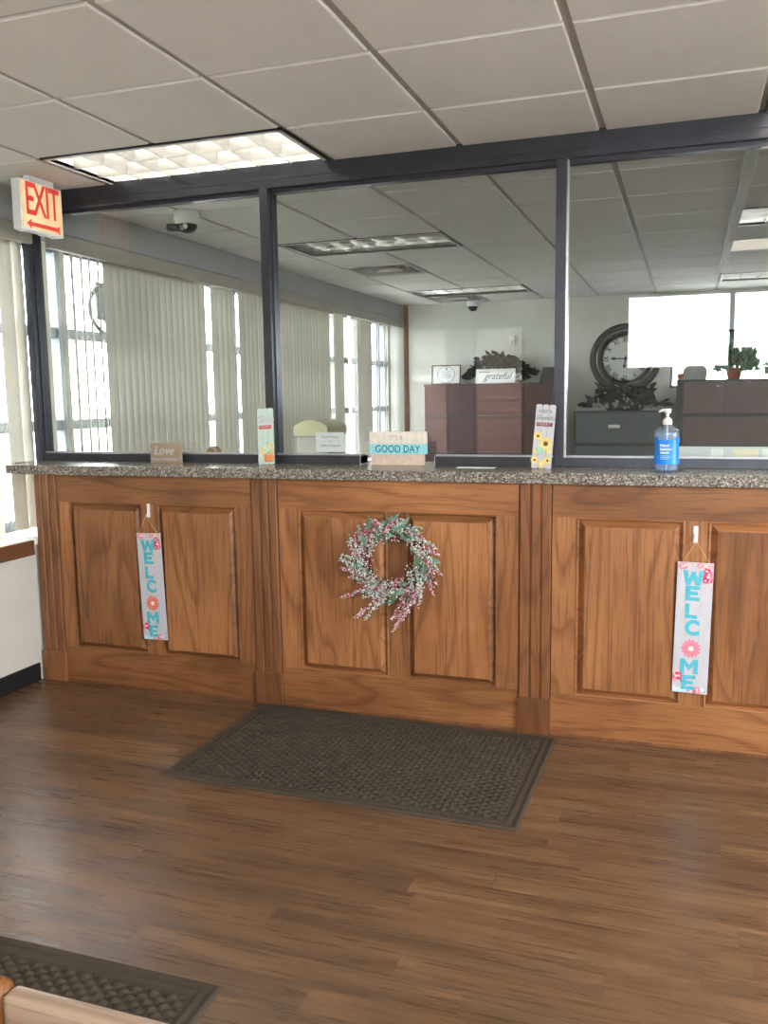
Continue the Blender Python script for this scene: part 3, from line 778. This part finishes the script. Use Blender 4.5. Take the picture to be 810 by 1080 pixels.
# good day block
t = thing('box_sign', 'whitewashed block sign with an aqua band reading GOOD DAY', 'sign', (-.124, .262, ZT), (0, 0, math.radians(1)))
MB().box(-.137, .137, 0, .036, .098, .156, bev=.001).build('top_board', M_whitewash, t)
MB().box(-.137, .137, -.0006, .036, .051, .097, bev=.001).build('middle_board', M_aqua, t)
MB().box(-.131, .125, 0, .036, 0, .050, bev=.001).build('bottom_board', M_pinkwash, t)
text('lettering', "IT'S A", .034, M_inkfaint, t, Tr(-.005, -.0006, .126), sx=.8)
gd = text('lettering', 'GOOD DAY', .047, M_navy, t, Tr(0, -.0012, .074), sx=.86, off=.0002)
sr = MB()   # serifs
for x in (-.055, -.033, .0105, .028, .046, .062, .093): sr.box(x - .006, x + .006, -.0016, -.0006, .0575, .0590)
sr.build('lettering', M_navy, t)
text('lettering', 'TO BE HAPPY', .016, M_board, t, Tr(-.01, -.0006, .034))
# loose paper on the counter
tag(MB().box(-.085, .085, -.03, .03, 0, .0012).build('paper_card', M_paper), 'white paper slip lying on the countertop right of the blue GOOD DAY sign', 'paper').location = (.275, .165, ZT)

# sanitizer
def sanitizer():
    t = thing('sanitizer_bottle', 'clear pump bottle of hand sanitizer with a bright blue label', 'bottle', (1.080, .10, ZT))
    sx, sy = 1.0, .62
    prof = [(0, 0), (.038, 0), (.045, .004), (.047, .014), (.047, .060), (.0455, .100), (.047, .135), (.048, .150), (.045, .166), (.034, .178), (.020, .184), (.015, .188), (.015, .192)]
    MB().lathe(prof, 36, sx=sx, sy=sy).build('bottle', M_clear, t)
    ip = [(0, .004), (.040, .005), (.044, .015), (.044, .060), (.0425, .100), (.0435, .132), (.0435, .150), (.041, .160), (0, .160)]
    MB().lathe(ip, 32, sx=sx * .98, sy=sy * .95).build('gel', M_gel, t)
    lab = MB(); n = 20
    R_ = [(.0495, .032), (.0478, .072), (.0468, .100), (.0482, .140)]
    cols = []
    for q in range(n + 1):
        a = PI + PI * (.02 + .96 * q / n)
        cols.append([lab.bm.verts.new((r * math.cos(a), r * sy * math.sin(a) - .0004, z - (.0 if abs(q - n / 2) > 5 or i < 3 else .010))) for i, (r, z) in enumerate(R_)])
    for q in range(n):
        for i in range(3):
            f = lab.bm.faces.new((cols[q][i], cols[q + 1][i], cols[q + 1][i + 1], cols[q][i + 1])); f.smooth = True
    lab.build('label', M_blue, t)
    yl = -.0318
    text('lettering', 'Hand', .0170, M_white, t, Tr(-.026, yl, .108), align='LEFT', off=.0003)
    text('lettering', 'Sanitizer', .0170, M_white, t, Tr(-.026, yl, .093), align='LEFT', off=.0003, sx=.8)
    MB().box(-.024, .010, yl - .0005, yl + .001, .076, .081).build('label_bar', M_white, t)
    for z, w in ((.066, .036), (.060, .042), (.054, .032)): MB().box(-.024, -.024 + w, yl - .0005, yl + .001, z - .0008, z + .0008).build('label_line', M_ltblue, t)
    MB().lathe([(0, .190), (.018, .190), (.019, .194), (.019, .204), (.015, .214), (.009, .218), (.006, .219), (0, .219)], 24).build('collar', M_white, t)
    MB().tube([(0, 0, .216), (0, 0, .240)], .0055, 12).lathe([(0, .236), (.011, .236), (.013, .240), (.013, .248), (.009, .252), (0, .252)], 20).tube([(.014, 0, .248), (-.008, 0, .249), (-.024, 0, .247), (-.036, 0, .241)], [.006, .007, .0055, .004], 10).build('pump', M_white, t)
    MB().tube([(0, 0, .008), (0, 0, .20)], .0028, 8).build('dip_tube', M_white, t)
sanitizer()

# ------------------------------------------------------------------ exit sign
t = thing('exit_sign', 'lit EXIT sign with red letters and left arrow hanging from the ceiling', 'exit sign', (-1.868, .036, ZC), (0, 0, math.radians(90)))
# local: reads from -y after the turn, so the face looks along +x
MB().box(-.080, .095, .006, .042, -.028, 0, bev=.003).build('canopy', M_white, t)
L2, ZT2, ZB2 = .149, -.026, -.262
bd = MB(); bd.box(-L2, L2, .006, .055, ZB2, ZT2, bev=.004); bd.build('housing', M_white, t)
MB().box(-L2 + .008, L2 - .008, .001, .007, ZB2 + .010, ZT2 - .008, bev=.001).build('face', M_exit, t)
text('lettering', 'E', .215, M_exitred, t, Tr(-0.090, .0004, -.120), off=.0025, sx=.60)
text('lettering', 'X', .215, M_exitred, t, Tr(-0.022, .0004, -.120), off=.0025, sx=.60)
text('lettering', 'I', .215, M_exitred, t, Tr(0.034, .0004, -.120), off=.0025, sx=.60)
text('lettering', 'T', .215, M_exitred, t, Tr(0.084, .0004, -.120), off=.0025, sx=.60)
XZ = Matrix(((1, 0, 0, 0), (0, 0, 1, 0), (0, 1, 0, 0), (0, 0, 0, 1)))
az = -.230
MB().prism([(-.118, az), (-.088, az + .022), (-.088, az + .0095), (.096, az + .0095), (.118, az + .021), (.110, az), (.118, az - .021), (.096, az - .0095), (-.088, az - .0095), (-.088, az - .022)], -.0012, .0012, M=XZ).build('arrow', M_exitred, t)
tf = MB()
for x in (-.12, .02, .10): tf.box(x - .014, x + .014, .012, .045, ZB2 - .006, ZB2 + .002, bev=.002)
tf.build('bottom_lens', M_white, t)

# ------------------------------------------------------------------ vertical blinds
def vblind(spec, label, y0, y1):
    t = thing('vertical_blind', label, 'blind', (-2.262, y0, .757), group='vertical vane blinds')
    MB().box(-.02, .02, 0, y1 - y0, 1.565, 1.60).build('headrail', M_white, t)
    for (y, ang) in spec:
        v = MB(); a = math.radians(ang); d = Vector((math.sin(a), math.cos(a), 0)); n = Vector((d.y, -d.x, 0)); h = 1.566
        pts = [d * (u * .0445) + n * (.0055 * (1 - u * u)) for u in (-1, -.5, 0, .5, 1)]
        lo = [v.bm.verts.new((p.x, p.y + y - y0, 0)) for p in pts]; hi = [v.bm.verts.new((p.x, p.y + y - y0, h)) for p in pts]
        for q in range(4):
            f = v.bm.faces.new((lo[q], lo[q + 1], hi[q + 1], hi[q])); f.smooth = True
        v.build('vane', M_slat, t, recalc=False)
R = random.Random(2)
lob = [(.262, 15), (.183, 12), (.100, -40)]
y = .010
while y > -4.6:
    lob.append((y, R.uniform(-2, 2))); y -= .080
vblind(lob, 'ivory vertical blind in the lobby window left of the dark post', -4.7, .32)
def span(a, b, ang, sp=.074):
    n = max(1, round((b - a - .085) / sp)); return [(a + .042 + q * (b - a - .085) / n, 7 + R.uniform(-3, 3)) for q in range(n + 1)]
b1 = [(.492, -24), (.640, -22), (.725, -27), (.811, -29), (.884, -29), (.966, -30)]
b1 += span(1.02, 2.205, 14) + span(2.305, 2.635, 14) + span(2.735, 4.60, 16)
vblind(b1, 'long ivory vertical blind in the office window, partly open beside the post', .40, 4.62)
b2 = span(4.74, 4.97, 14) + [(5.15, -42)] + span(5.40, 5.85, 16) + [(6.02, -10), (6.10, -10), (6.25, -20), (6.33, -20), (6.46, 0)]
vblind(b2, 'ivory vertical blind at the far end of the office window with open gaps', 4.66, 6.56)

# sign seen through the open vanes, fixed to the outside of the window
t = thing('window_emblem', 'round grey emblem on the outside of the window seen through open vanes', 'emblem', (-2.40, 1.27, 2.03))
rg = MB(); pts = [(0, .22 * math.cos(2 * PI * q / 40), .165 * math.sin(2 * PI * q / 40)) for q in range(41)]
rg.tube(pts, .013, 8, cap=False); rg.build('ring', M_emb, t)
MB().box(-.008, .008, -.155, -.075, -.07, .165).build('bar', M_embl, t)
MB().box(-.01, .01, -.07, -.03, -.09, .13).build('bar', M_emb, t)
pl = MB()
for z in (-.165, -.055, .055, .15): pl.box(-.01, .01, .0, .2, z - .025, z + .025)
for y in (0.0, .09, .18): pl.box(-.01, .01, y, y + .03, -.165, .15)
pl.build('lattice', M_emb, t)

# ------------------------------------------------------------------ dome cameras and wall sensor
t = thing('ceiling_camera', 'white dome camera with black lens on the office ceiling behind the left pane', 'camera', (-1.63, .97, ZC))
MB().lathe([(0, 0), (.075, 0), (.078, -.006), (.078, -.035), (.072, -.06), (.066, -.072), (.060, -.076), (0, -.076)], 28).build('housing', M_white, t)
MB().lathe([(.060, -.074), (.056, -.095), (.04, -.114), (.02, -.122), (0, -.124)], 24).build('dome', M_black, t)
MB().tube([(.018, -.048, -.092), (.024, -.062, -.096)], .014, 14).build('lens', M_chrome, t)
MB().tube([(-.03, -.03, -.094), (-.085, -.05, -.092), (-.10, -.055, -.090)], [.022, .022, .018], 12).build('hood', M_black, t)
t = thing('ceiling_camera', 'small white dome camera on the office ceiling near the far wall', 'camera', (-1.245, 6.52, ZC + .002))
MB().lathe([(0, 0), (.07, 0), (.075, -.01), (.07, -.05), (.06, -.06), (0, -.06)], 24).build('housing', M_white, t)
MB().lathe([(.055, -.058), (.05, -.085), (.03, -.108), (0, -.115)], 24).build('dome', M_black, t)
t = thing('wall_sensor', 'small white sensor on the far wall above the ivy', 'sensor', (-.79, YF, 2.08))
MB().box(-.032, .032, -.04, 0, -.055, .055, bev=.012).build('case', M_white, t); MB().box(-.02, .02, -.046, -.038, -.035, -.005, bev=.004).build('lens', M_grid, t)

# ------------------------------------------------------------------ office furniture against the far wall
def lateral(name, label, x0, x1, y0, y1, ztop, body, face, split_top=False, handle='bar', edge=.02, rows=(.365, .42, .40, .36), group=None):
    t = thing(name, label, 'cabinet', ((x0 + x1) / 2, y1, 0), group=group)
    o = (x0 + x1) / 2; D = y0 - y1
    MB().box(x0 - o, x1 - o, D + .02, 0, .03, ztop - .03).box(x0 - o + .02, x1 - o - .02, D + .05, -.02, 0, .03).build('body', body, t)
    MB().box(x0 - o - .004, x1 - o + .004, D, 0, ztop - .03, ztop, bev=.004).build('top', body, t)
    zt = ztop - .018; e_ = [0]
    for h_ in rows: e_.append(e_[-1] + h_)
    for r in range(len(rows)):
        a, b = zt - e_[r + 1] + .034, zt - e_[r] - .004
        xs = [(x0 - o + edge, x1 - o - edge)]
        if split_top and r == 0: mid = x0 - o + .47; xs = [(x0 - o + edge, mid - .003), (mid + .003, x1 - o - edge)]
        for p, q in xs:
            d = MB().box(p, q, D - .002, D + .022, a, b, bev=.003).build('drawer', face, t)
            MB().box(p + .004, q - .004, D + .004, D + .02, a - .016, a - .002).build('pull', M_steeld, d)
            if handle == 'label':
                c = (p + q) / 2 - .04; MB().box(c - .06, c + .06, D - .006, D - .001, (a + b) / 2 + .00, (a + b) / 2 + .035).build('label_holder', M_chrome, d)
            elif handle == 'lock':
                MB().lathe([(0, 0), (.012, 0), (.012, .006), (0, .006)], 12, M=Tr(q - .06, D - .002, b - .05) @ Matrix.Rotation(PI / 2, 4, 'X')).build('lock', M_chrome, d)
    return t
YC = 6.12
lateral('file_cabinet', 'wide maroon steel file cabinet under the ivy and grateful sign', -1.725, -.155, YC, 6.57, 1.583, M_maroond, M_maroon, handle='lock')
lateral('file_cabinet', 'low charcoal file cabinet below the round clock', -.02, .915, YC, 6.57, 1.262, M_steeld, M_steel, handle='label', rows=(.355, .44, .43))
lateral('file_cabinet', 'wide maroon file cabinet with haze in its brownish colour at the right under the potted plants', 1.035, 2.10, YC, 6.57, 1.583, M_steeld, M_marhaze, split_top=True, handle='lock', edge=.075)
lateral('file_cabinet', 'dark file cabinet beyond the right edge next to the brown one', 2.14, 2.95, YC, 6.57, 1.60, M_steeld, M_marhaze, handle='lock', edge=.03)

# certificate in a frame
t = thing('picture_frame', 'framed certificate leaning on the maroon cabinet left of the ivy', 'picture', (-1.545, 6.42, 1.583), (math.radians(-6), 0, 0))
fr = MB(); W, H = .175, .228
for p in ((-W, W, 0, .012), (-W, W, H - .012, H), (-W, -W + .012, 0, H), (W - .012, W, 0, H)): fr.box(p[0], p[1], -.012, .006, p[2], p[3], bev=.002)
fr.build('frame', M_brown, t); MB().box(-W + .008, W - .008, -.004, .004, .008, H - .008).build('certificate', M_paper, t)
rw_ = MB(); pts = [(.105 * math.cos(2 * PI * q / 36), -.005, .114 + .098 * math.sin(2 * PI * q / 36)) for q in range(37)]; rw_.tube(pts, .004, 6, cap=False); rw_.build('printed_border', M_inkfaint, t)
for q, (z, w) in enumerate(((.15, .06), (.13, .045), (.112, .055), (.095, .065), (.078, .05))): MB().box(-w, w, -.0052, -.0042, z - .003, z + .003).build('printed_line', M_inkfaint, t)
MB().box(-.012, .012, -.0055, -.0042, .172, .194).build('seal', M_ink, t)
# grateful sign
t = thing('word_sign', 'white sign reading grateful in black script below the ivy', 'sign', (-.905, 6.165, 1.583), (math.radians(-12), 0, 0))
MB().box(-.225, .225, -.008, .008, 0, .165, bev=.002).build('board', M_paper, t)
text('lettering', 'grateful', .115, M_black, t, Tr(.02, -.0092, .078), shear=.5, sx=.86)
MB().box(-.19, -.06, -.0096, -.008, .125, .132).build('printed_line', M_ink, t)
# black desk box behind the right post
t = thing('letter_tray', 'dark box on the right end of the maroon cabinet', 'box', (-.30, 6.40, 1.583))
MB().prism([(-.13, 0), (.10, 0), (.10, .17), (-.085, .17)], -.12, .12, M=XZ).build('case', M_steeld, t)
MB().box(-.07, .09, -.124, -.119, .02, .14).build('front_panel', M_black, t)

def foliage(t, n, fn, mats, Lr, Wr, seed, name='foliage'):
    R = random.Random(seed); m = MB()
    for q in range(n):
        p, d = fn(R); d = d.normalized()
        if p.z + d.z * Lr[1] < .03: d.z = max(0.0, (.03 - p.z) / Lr[1])
        m.leaf(p, d, (R.uniform(-.7, .7), -1, R.uniform(-.2, .9)), R.uniform(*Lr), R.uniform(*Wr), R.randrange(len(mats)), R.uniform(.0, .25))
    return m.build(name, mats, t, recalc=False)
# ivy arch
t = thing('potted_ivy', 'dark trailing ivy arched behind the grateful sign', 'plant', (-.93, 6.40, 1.583))
MB().lathe([(0, 0), (.07, 0), (.075, .01), (.095, .13), (.10, .135), (.10, .15), (.088, .15), (.085, .13), (0, .13)], 28).build('pot', M_brown, t)
def ivy(R):
    a = R.uniform(.02, PI - .02); rx, rz = R.uniform(.22, .36), R.uniform(.19, .31)
    if R.random() < .45: rx *= R.uniform(.2, 1); rz = R.uniform(.16, .30)
    p = Vector((rx * math.cos(a), R.uniform(-.10, .06), max(.03, .04 + rz * math.sin(a)))); return p, Vector((math.cos(a) + R.uniform(-.6, .6), R.uniform(-.9, .1), R.uniform(-.9, .5)))
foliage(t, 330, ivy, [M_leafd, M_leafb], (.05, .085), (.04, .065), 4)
def ivyr(R):
    u = R.random(); return Vector((.28 + .17 * u, R.uniform(-.06, .04), .20 - .10 * u + R.uniform(-.03, .03))), Vector((1, R.uniform(-.6, .2), R.uniform(-.9, .4)))
foliage(t, 36, ivyr, [M_leafd], (.04, .07), (.035, .05), 9, 'trailing_vine')
sm = MB()
for q in range(9):
    a = .15 + q * .35; sm.tube([(0, 0, .13), (.16 * math.cos(a), -.03, .13 + .14 * math.sin(a)), (.30 * math.cos(a), -.04, .05 + .24 * math.sin(a))], .004, 5)
sm.build('stem', M_stem, t)

# clock on the wall above the charcoal cabinet
t = thing('wall_clock', 'large round clock with dark rim and roman numerals on the far wall', 'clock', (.480, YF, 1.835))
CM = Matrix.Rotation(PI / 2, 4, 'X')
MB().lathe([(.24, 0), (.385, 0), (.388, .02), (.375, .045), (.35, .055), (.335, .045), (.322, .034), (.312, .046), (.295, .052), (.275, .040), (.262, .022), (.258, .018), (.24, .018)], 72, M=CM).build('rim', M_clockrim, t)
MB().lathe([(.318, .036), (.312, .0475), (.306, .050)], 72, M=CM).build('rim_inlay', M_framer, t)
MB().lathe([(0, .018), (.262, .018), (.262, .004), (0, .004)], 64, M=CM, smooth=False).build('face', M_clockface, t)
for q, nm in enumerate(['XII', 'I', 'II', 'III', 'IIII', 'V', 'VI', 'VII', 'VIII', 'IX', 'X', 'XI']):
    a = -q * PI / 6
    text('numeral', nm, .078, M_clockrim, t, Matrix.Rotation(-a, 4, 'Y') @ Tr(0, -.0185, .205), sx=.8, off=.0012)
for nm, L, a in (('hour_hand', .11, math.radians(187)), ('minute_hand', .17, math.radians(-89))):
    MB().prism([(-.008, -.03), (.008, -.03), (.006, L * .6), (.018, L * .72), (0, L), (-.018, L * .72), (-.006, L * .6)], -.024, -.021, M=Matrix.Rotation(a, 4, 'Y') @ XZ).build(nm, M_black, t)
MB().lathe([(0, .021), (.016, .021), (.014, .028), (0, .029)], 16, M=CM).build('hub', M_clockrim, t)
# leafy arrangement under the clock
t = thing('leaf_arrangement', 'dark leafy arrangement on the charcoal cabinet below the clock', 'plant', (.495, 6.34, 1.262))
MB().lathe([(0, 0), (.10, 0), (.13, .05), (.12, .09), (.10, .09), (0, .07)], 24, sx=1.8).build('bowl', M_steeld, t)
def arr(R):
    if R.random() < .6:
        x = R.uniform(-.26, .26); z = R.uniform(.10, .31 - abs(x) * .25)
    else:
        x = R.uniform(-.42, .42); z = R.uniform(.02, .24 - abs(x) * .4)
    return Vector((x, R.uniform(-.13, .08), max(z, .07))), Vector((x * 2 + R.uniform(-.5, .5), R.uniform(-1, .1), R.uniform(-.9, .5)))
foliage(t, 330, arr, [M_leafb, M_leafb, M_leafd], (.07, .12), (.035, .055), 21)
bl = MB(); R = random.Random(8)
for q in range(26): bl.ball((R.uniform(-.32, .32), R.uniform(-.17, -.11), R.uniform(.03, .13)), R.uniform(.014, .024), 0, 1)
bl.build('blossom', plain('dull cream blossom', (.35, .33, .29), .7), t, recalc=False)

# things on the brown cabinet
t = thing('stone_plaque', 'rounded grey stone plaque on the brown cabinet', 'plaque', (1.215, 6.34, 1.583), (math.radians(-8), 0, 0))
poly = [(-.115, 0), (.115, 0)] + [(.125 * math.cos(a), .075 + .105 * math.sin(a)) for a in [q * PI / 14 for q in range(15)]]
MB().prism(poly, -.022, .022, M=XZ).build('stone', M_stone, t)
for z in (.11, .09, .07): MB().box(-.06, .06, -.0235, -.0215, z - .003, z + .003).build('carved_line', M_inkfaint, t)
t = thing('candle_cup', 'small red cup beside the grey stone plaque', 'cup', (1.072, 6.25, 1.583))
MB().lathe([(0, 0), (.03, 0), (.034, .05), (.034, .07), (.028, .07), (.026, .03), (0, .03)], 18).build('cup', M_terra, t); MB().tube([(0, 0, .03), (0, 0, .095)], .004, 6).build('wick', M_stem, t)
t = thing('plant_arrangement', 'green plant arrangement with terracotta pot on the brown cabinet', 'plant', (1.60, 6.30, 1.583))
MB().lathe([(0, 0), (.06, 0), (.085, .10), (.09, .12), (.08, .12), (0, .10)], 24).build('pot', M_terra, t)
def grn(R):
    x = R.uniform(-.17, .19); z = R.uniform(.07, .40 - .8 * abs(x - .02)); return Vector((x, R.uniform(-.1, .1), max(z, .03))), Vector((x * 2 + R.uniform(-.3, .3), R.uniform(-1, .2), R.uniform(-.1, 1)))
foliage(t, 300, grn, [M_leafp, M_leafg, M_leafp], (.06, .11), (.035, .055), 31)
fl = MB(); R = random.Random(13)
for q in range(10): fl.ball((R.uniform(-.09, .10), R.uniform(-.11, -.06), R.uniform(.15, .24)), R.uniform(.012, .020), 0, 1)
fl.build('blossom', M_terra, t, recalc=False)
t = thing('potted_plant', 'small leafy plant at the right end of the brown cabinet', 'plant', (1.985, 6.40, 1.583))
MB().lathe([(0, 0), (.045, 0), (.06, .07), (.055, .07), (0, .06)], 20).build('pot', M_brown, t)
foliage(t, 60, lambda R: (Vector((R.uniform(-.08, .08), R.uniform(-.07, .05), R.uniform(.05, .15))), Vector((R.uniform(-1, 1), R.uniform(-1, .2), R.uniform(-.2, 1)))), [M_leafp, M_leafg], (.05, .08), (.03, .045), 33)

# ------------------------------------------------------------------ things just behind the glass
t = thing('office_machine', 'putty coloured office machine with a rounded lid by the left blinds', 'machine', (-1.745, 3.0, .74))
MB().box(-.155, .128, -.02, .36, 0, .40, bev=.012).build('body', M_beiged, t)
lp = [(-.165, .0)] + [(-.165 + .300 * q / 10, .075 + .055 * math.sin(PI * q / 10) ** .8) for q in range(11)] + [(.135, 0)]
MB().prism(lp, -.05, .38, M=Tr(0, 0, .40) @ XZ).build('lid', M_beige, t)
MB().box(-.155, .13, -.055, .0, .415, .42).build('lid_seam', M_beiged, t)
MB().box(-.08, .0, -.024, -.019, .02, .24).build('paper_slot', M_steeld, t); MB().box(.03, .10, -.026, -.019, .19, .20).build('vent_slit', M_steeld, t)
t = thing('work_desk', 'office desk under the putty machine behind the counter', 'desk', (-1.55, 3.18, 0))
MB().box(-.43, .45, -.35, .42, .71, .74, bev=.004).build('desktop', M_marhaze, t)
for x in (-.40, .38):
    for y in (-.32, .36): MB().box(x, x + .04, y, y + .04, 0, .71).build('leg', M_steeld, t)
# notice taped to the glass
t = thing('paper_notice', 'white paper notice taped inside the glass left of GOOD DAY', 'notice', (-.487, YP + .0516, 1.186))
MB().box(-.076, .076, 0, .0006, 0, .096).build('sheet', M_paper, t)
text('lettering', 'Have Money', .018, M_ink, t, Tr(0, -.0006, .073), ext=.0002); text('lettering', 'or', .015, M_ink, t, Tr(0, -.0006, .053), ext=.0002); text('lettering', 'Safety Deposit', .018, M_ink, t, Tr(0, -.0006, .031), ext=.0002)
# inner work shelf carries the tan basket
t = thing('rounded_basket', 'small tan rounded woven ornament just behind the glass near the love sign', 'ornament', (-1.205, .44, ZT))
rib = MB(); prof = [(0, 0)] + [(.036 + .010 * math.sin(PI * q / 8), .0 + .066 * q / 8) for q in range(8)] + [(.025, .072), (.0, .076)]
rib.lathe(prof, 20, sy=.7); rib.build('body', plain('tan wicker', (.42, .26, .14), .8, 0, .2, .2, 120), t)
MB().tube([(.030 * math.cos(q * PI / 8), -.028, .040 + .030 * math.sin(q * PI / 8)) for q in range(17)], .003, 6).build('band', M_whitewash, t)
t = thing('paper_ledge', 'pale grey ledge holding papers behind the right glass pane', 'ledge', (1.03, .405, ZT))
MB().box(0, .98, 0, .03, 0, .084, bev=.003).build('panel', M_desk, t); MB().box(0, .98, .03, .09, 0, .012).build('foot', M_desk, t)
for x, w, mm in ((.225, .05, M_paper), (.315, .10, M_cream), (.43, .045, M_paper)): MB().box(x, x + w, -.002, 0, .014, .076).build('paper', mm, t)

# ------------------------------------------------------------------ doormats
def doormat(name, label, W, H, loc, rz):
    nx, ny = int(W / .006), int(H / .006); m = MB(); bm = m.bm
    def hgt(x, y):
        d = min(x, W - x, y, H - y)
        if d < .004: return .002
        if d < .060:
            u = d / .060; return .006 + .0035 * max(0, math.sin(u * PI * 4.0 - .6))
        px, py = .050, .034
        u, v = (x + y * .0) / px, (y) / py
        # rounded lozenges in a brick-like offset
        a = (u + v) / 1.0; b = (u - v) / 1.0
        fa, fb = a - math.floor(a), b - math.floor(b)
        e = min(fa, 1 - fa, fb, 1 - fb)
        return (lambda q: .0025 + .0105 * q * q * (3 - 2 * q))(min(1, e * 3.4))
    vs = [[bm.verts.new((W * i / nx - W / 2, H * j / ny - H / 2, hgt(W * i / nx, H * j / ny))) for j in range(ny + 1)] for i in range(nx + 1)]
    for i in range(nx):
        for j in range(ny):
            f = bm.faces.new((vs[i][j], vs[i + 1][j], vs[i + 1][j + 1], vs[i][j + 1])); f.smooth = True
    lo = []
    rim = [vs[i][0] for i in range(nx + 1)] + [vs[nx][j] for j in range(1, ny + 1)] + [vs[i][ny] for i in range(nx - 1, -1, -1)] + [vs[0][j] for j in range(ny - 1, 0, -1)]
    lo = [bm.verts.new((v.co.x, v.co.y, 0.0002)) for v in rim]
    for q in range(len(rim)): bm.faces.new((rim[q], lo[q], lo[(q + 1) % len(rim)], rim[(q + 1) % len(rim)]))
    o = m.build(name, M_mat, recalc=False); o.location = loc; o.rotation_euler = (0, 0, rz)
    return tag(o, label, 'doormat', 'brown lozenge doormats')
doormat('doormat', 'large brown textured doormat on the floor in front of the wreath panel', 1.40, .835, (-.036, -.452, 0), math.radians(-1.0))
doormat('doormat', 'brown textured doormat cut off at the lower left corner of the photo', 1.40, .84, (-.588, -2.298, 0), math.radians(0.3))

# ------------------------------------------------------------------ wooden chair in the near left corner
t = thing('wooden_chair', 'wooden chair whose worn top rail shows at the lower left corner', 'chair', (.66, -2.86, 0), (0, 0, PI))
cr = MB(); pts = []
cr.box(-.250, .250, -.012, .014, .690, .752, bev=.007); cr.build('top_rail', W_C, t)
for s in (-1, 1):
    MB().tube([(s * .268, -.03, 0), (s * .268, .0, .44), (s * .268, -.002, .70), (s * .268, -.002, .735), (s * .268, -.002, .752), (s * .268, -.002, .760)], [.016, .02, .02, .021, .015, .006], 14).build('back_leg', W_K, t)
    MB().tube([(s * .24, .44, 0), (s * .24, .42, .44)], [.015, .022], 14).build('front_leg', W_K, t)
MB().box(-.26, .26, -.02, .46, .43, .465, bev=.012).build('seat', W_K, t)
for q in range(5): MB().box(-.17 + q * .085 - .016, -.17 + q * .085 + .016, -.006, .008, .46, .70, bev=.003).build('slat', W_K, t)
for z in (.18, .26): MB().tube([(-.25, .40 if z < .2 else -.01, z), (.25, .40 if z < .2 else -.01, z)], .011, 10).build('stretcher', W_K, t)

# ------------------------------------------------------------------ outdoors
gr = MB().box(-45, 45, -45, 45, -.30, -.15).build('ground', M_ground); struct(gr)
t = thing('brick_pier', 'brick wall outside seen through the gap in the far blind', 'brick wall', (-3.75, 8.2, -.15))
MB().box(-.4, .4, -.55, .55, 0, 3.1).build('brickwork', M_brickd, t); MB().box(-.45, .45, -.6, .6, 3.1, 3.2).build('cap', M_ground, t)

t = thing('brick_building', 'brick and stucco building across the way, mirrored in the middle glass pane', 'building', (-1.6, -7.0, -.15))
MB().box(-1.7, 1.75, -.2, .5, 0, 1.78).build('brick_base', M_brick, t)
MB().box(-1.72, 1.77, -.2, .52, 1.78, 1.86).build('ledge', M_ground, t)
MB().box(-1.7, 1.75, -.2, .49, 1.86, 3.6).build('stucco_wall', M_stucco, t)

# ------------------------------------------------------------------ light
wd = bpy.data.worlds.new('sky'); bpy.context.scene.world = wd; wd.use_nodes = True
nt = wd.node_tree; nt.nodes.clear()
o = nt.nodes.new('ShaderNodeOutputWorld'); b = nt.nodes.new('ShaderNodeBackground'); b.inputs[0].default_value = (.93, .97, 1.0, 1); b.inputs[1].default_value = 13.0
nt.links.new(b.outputs[0], o.inputs[0])
def portal(name, loc, rot, sx, sy):
    l = bpy.data.lights.new(name, 'AREA'); l.shape = 'RECTANGLE'; l.size = sx; l.size_y = sy; l.cycles.is_portal = True
    q = bpy.data.objects.new(name, l); C.objects.link(q); q.location = loc; q.rotation_euler = rot
portal('daylight_portal', (XW - .1, (YB + YF) / 2, 1.55), (0, -PI / 2, 0), 1.6, YF - YB)
portal('daylight_portal', ((BX0 + BX1) / 2, YB - .2, (BZ0 + BZ1) / 2), (PI / 2, 0, 0), BX1 - BX0, BZ1 - BZ0)
portal('daylight_portal', (-1.07, YB - .2, 1.385), (PI / 2, 0, 0), 1.27, 1.57)
portal('daylight_portal', (XR + .2, -2.7, 1.55), (0, PI / 2, 0), 1.6, 3.0)
portal('daylight_portal', ((WX0 + WX1) / 2, YF + .2, (WZ0 + WZ1) / 2), (-PI / 2, 0, 0), WX1 - WX0, WZ1 - WZ0)

# ------------------------------------------------------------------ camera
sc = bpy.context.scene
cam = bpy.data.cameras.new('camera'); co = bpy.data.objects.new('camera', cam); C.objects.link(co)
yaw, pitch, roll = -0.33529, -0.13122, -0.01424
cy, sy, cp, sp = math.cos(yaw), math.sin(yaw), math.cos(pitch), math.sin(pitch)
fwd = Vector((sy * cp, cy * cp, sp)); rt = Vector((cy, -sy, 0)); up = rt.cross(fwd)
r2 = rt * math.cos(roll) + up * math.sin(roll); u2 = up * math.cos(roll) - rt * math.sin(roll)
M = Matrix((r2, u2, -fwd)).transposed().to_4x4(); M.translation = (1.15706, -3.61717, 1.44857)
co.matrix_world = M
cam.sensor_fit = 'VERTICAL'; cam.sensor_height = 24; cam.lens = 919.21 / 1080 * 24; cam.clip_start = .02
sc.camera = co
sc.view_settings.view_transform = 'Standard'; sc.view_settings.look = 'None'; sc.view_settings.gamma = 1; sc.view_settings.exposure = 1.24
sc.view_settings.use_curve_mapping = False
sc.cycles.use_denoising = True
sc.cycles.max_bounces = 10; sc.cycles.diffuse_bounces = 5; sc.cycles.glossy_bounces = 4; sc.cycles.transmission_bounces = 6; sc.cycles.transparent_max_bounces = 16
sc.cycles.caustics_reflective = False; sc.cycles.caustics_refractive = False
sc.cycles.sample_clamp_indirect = 6
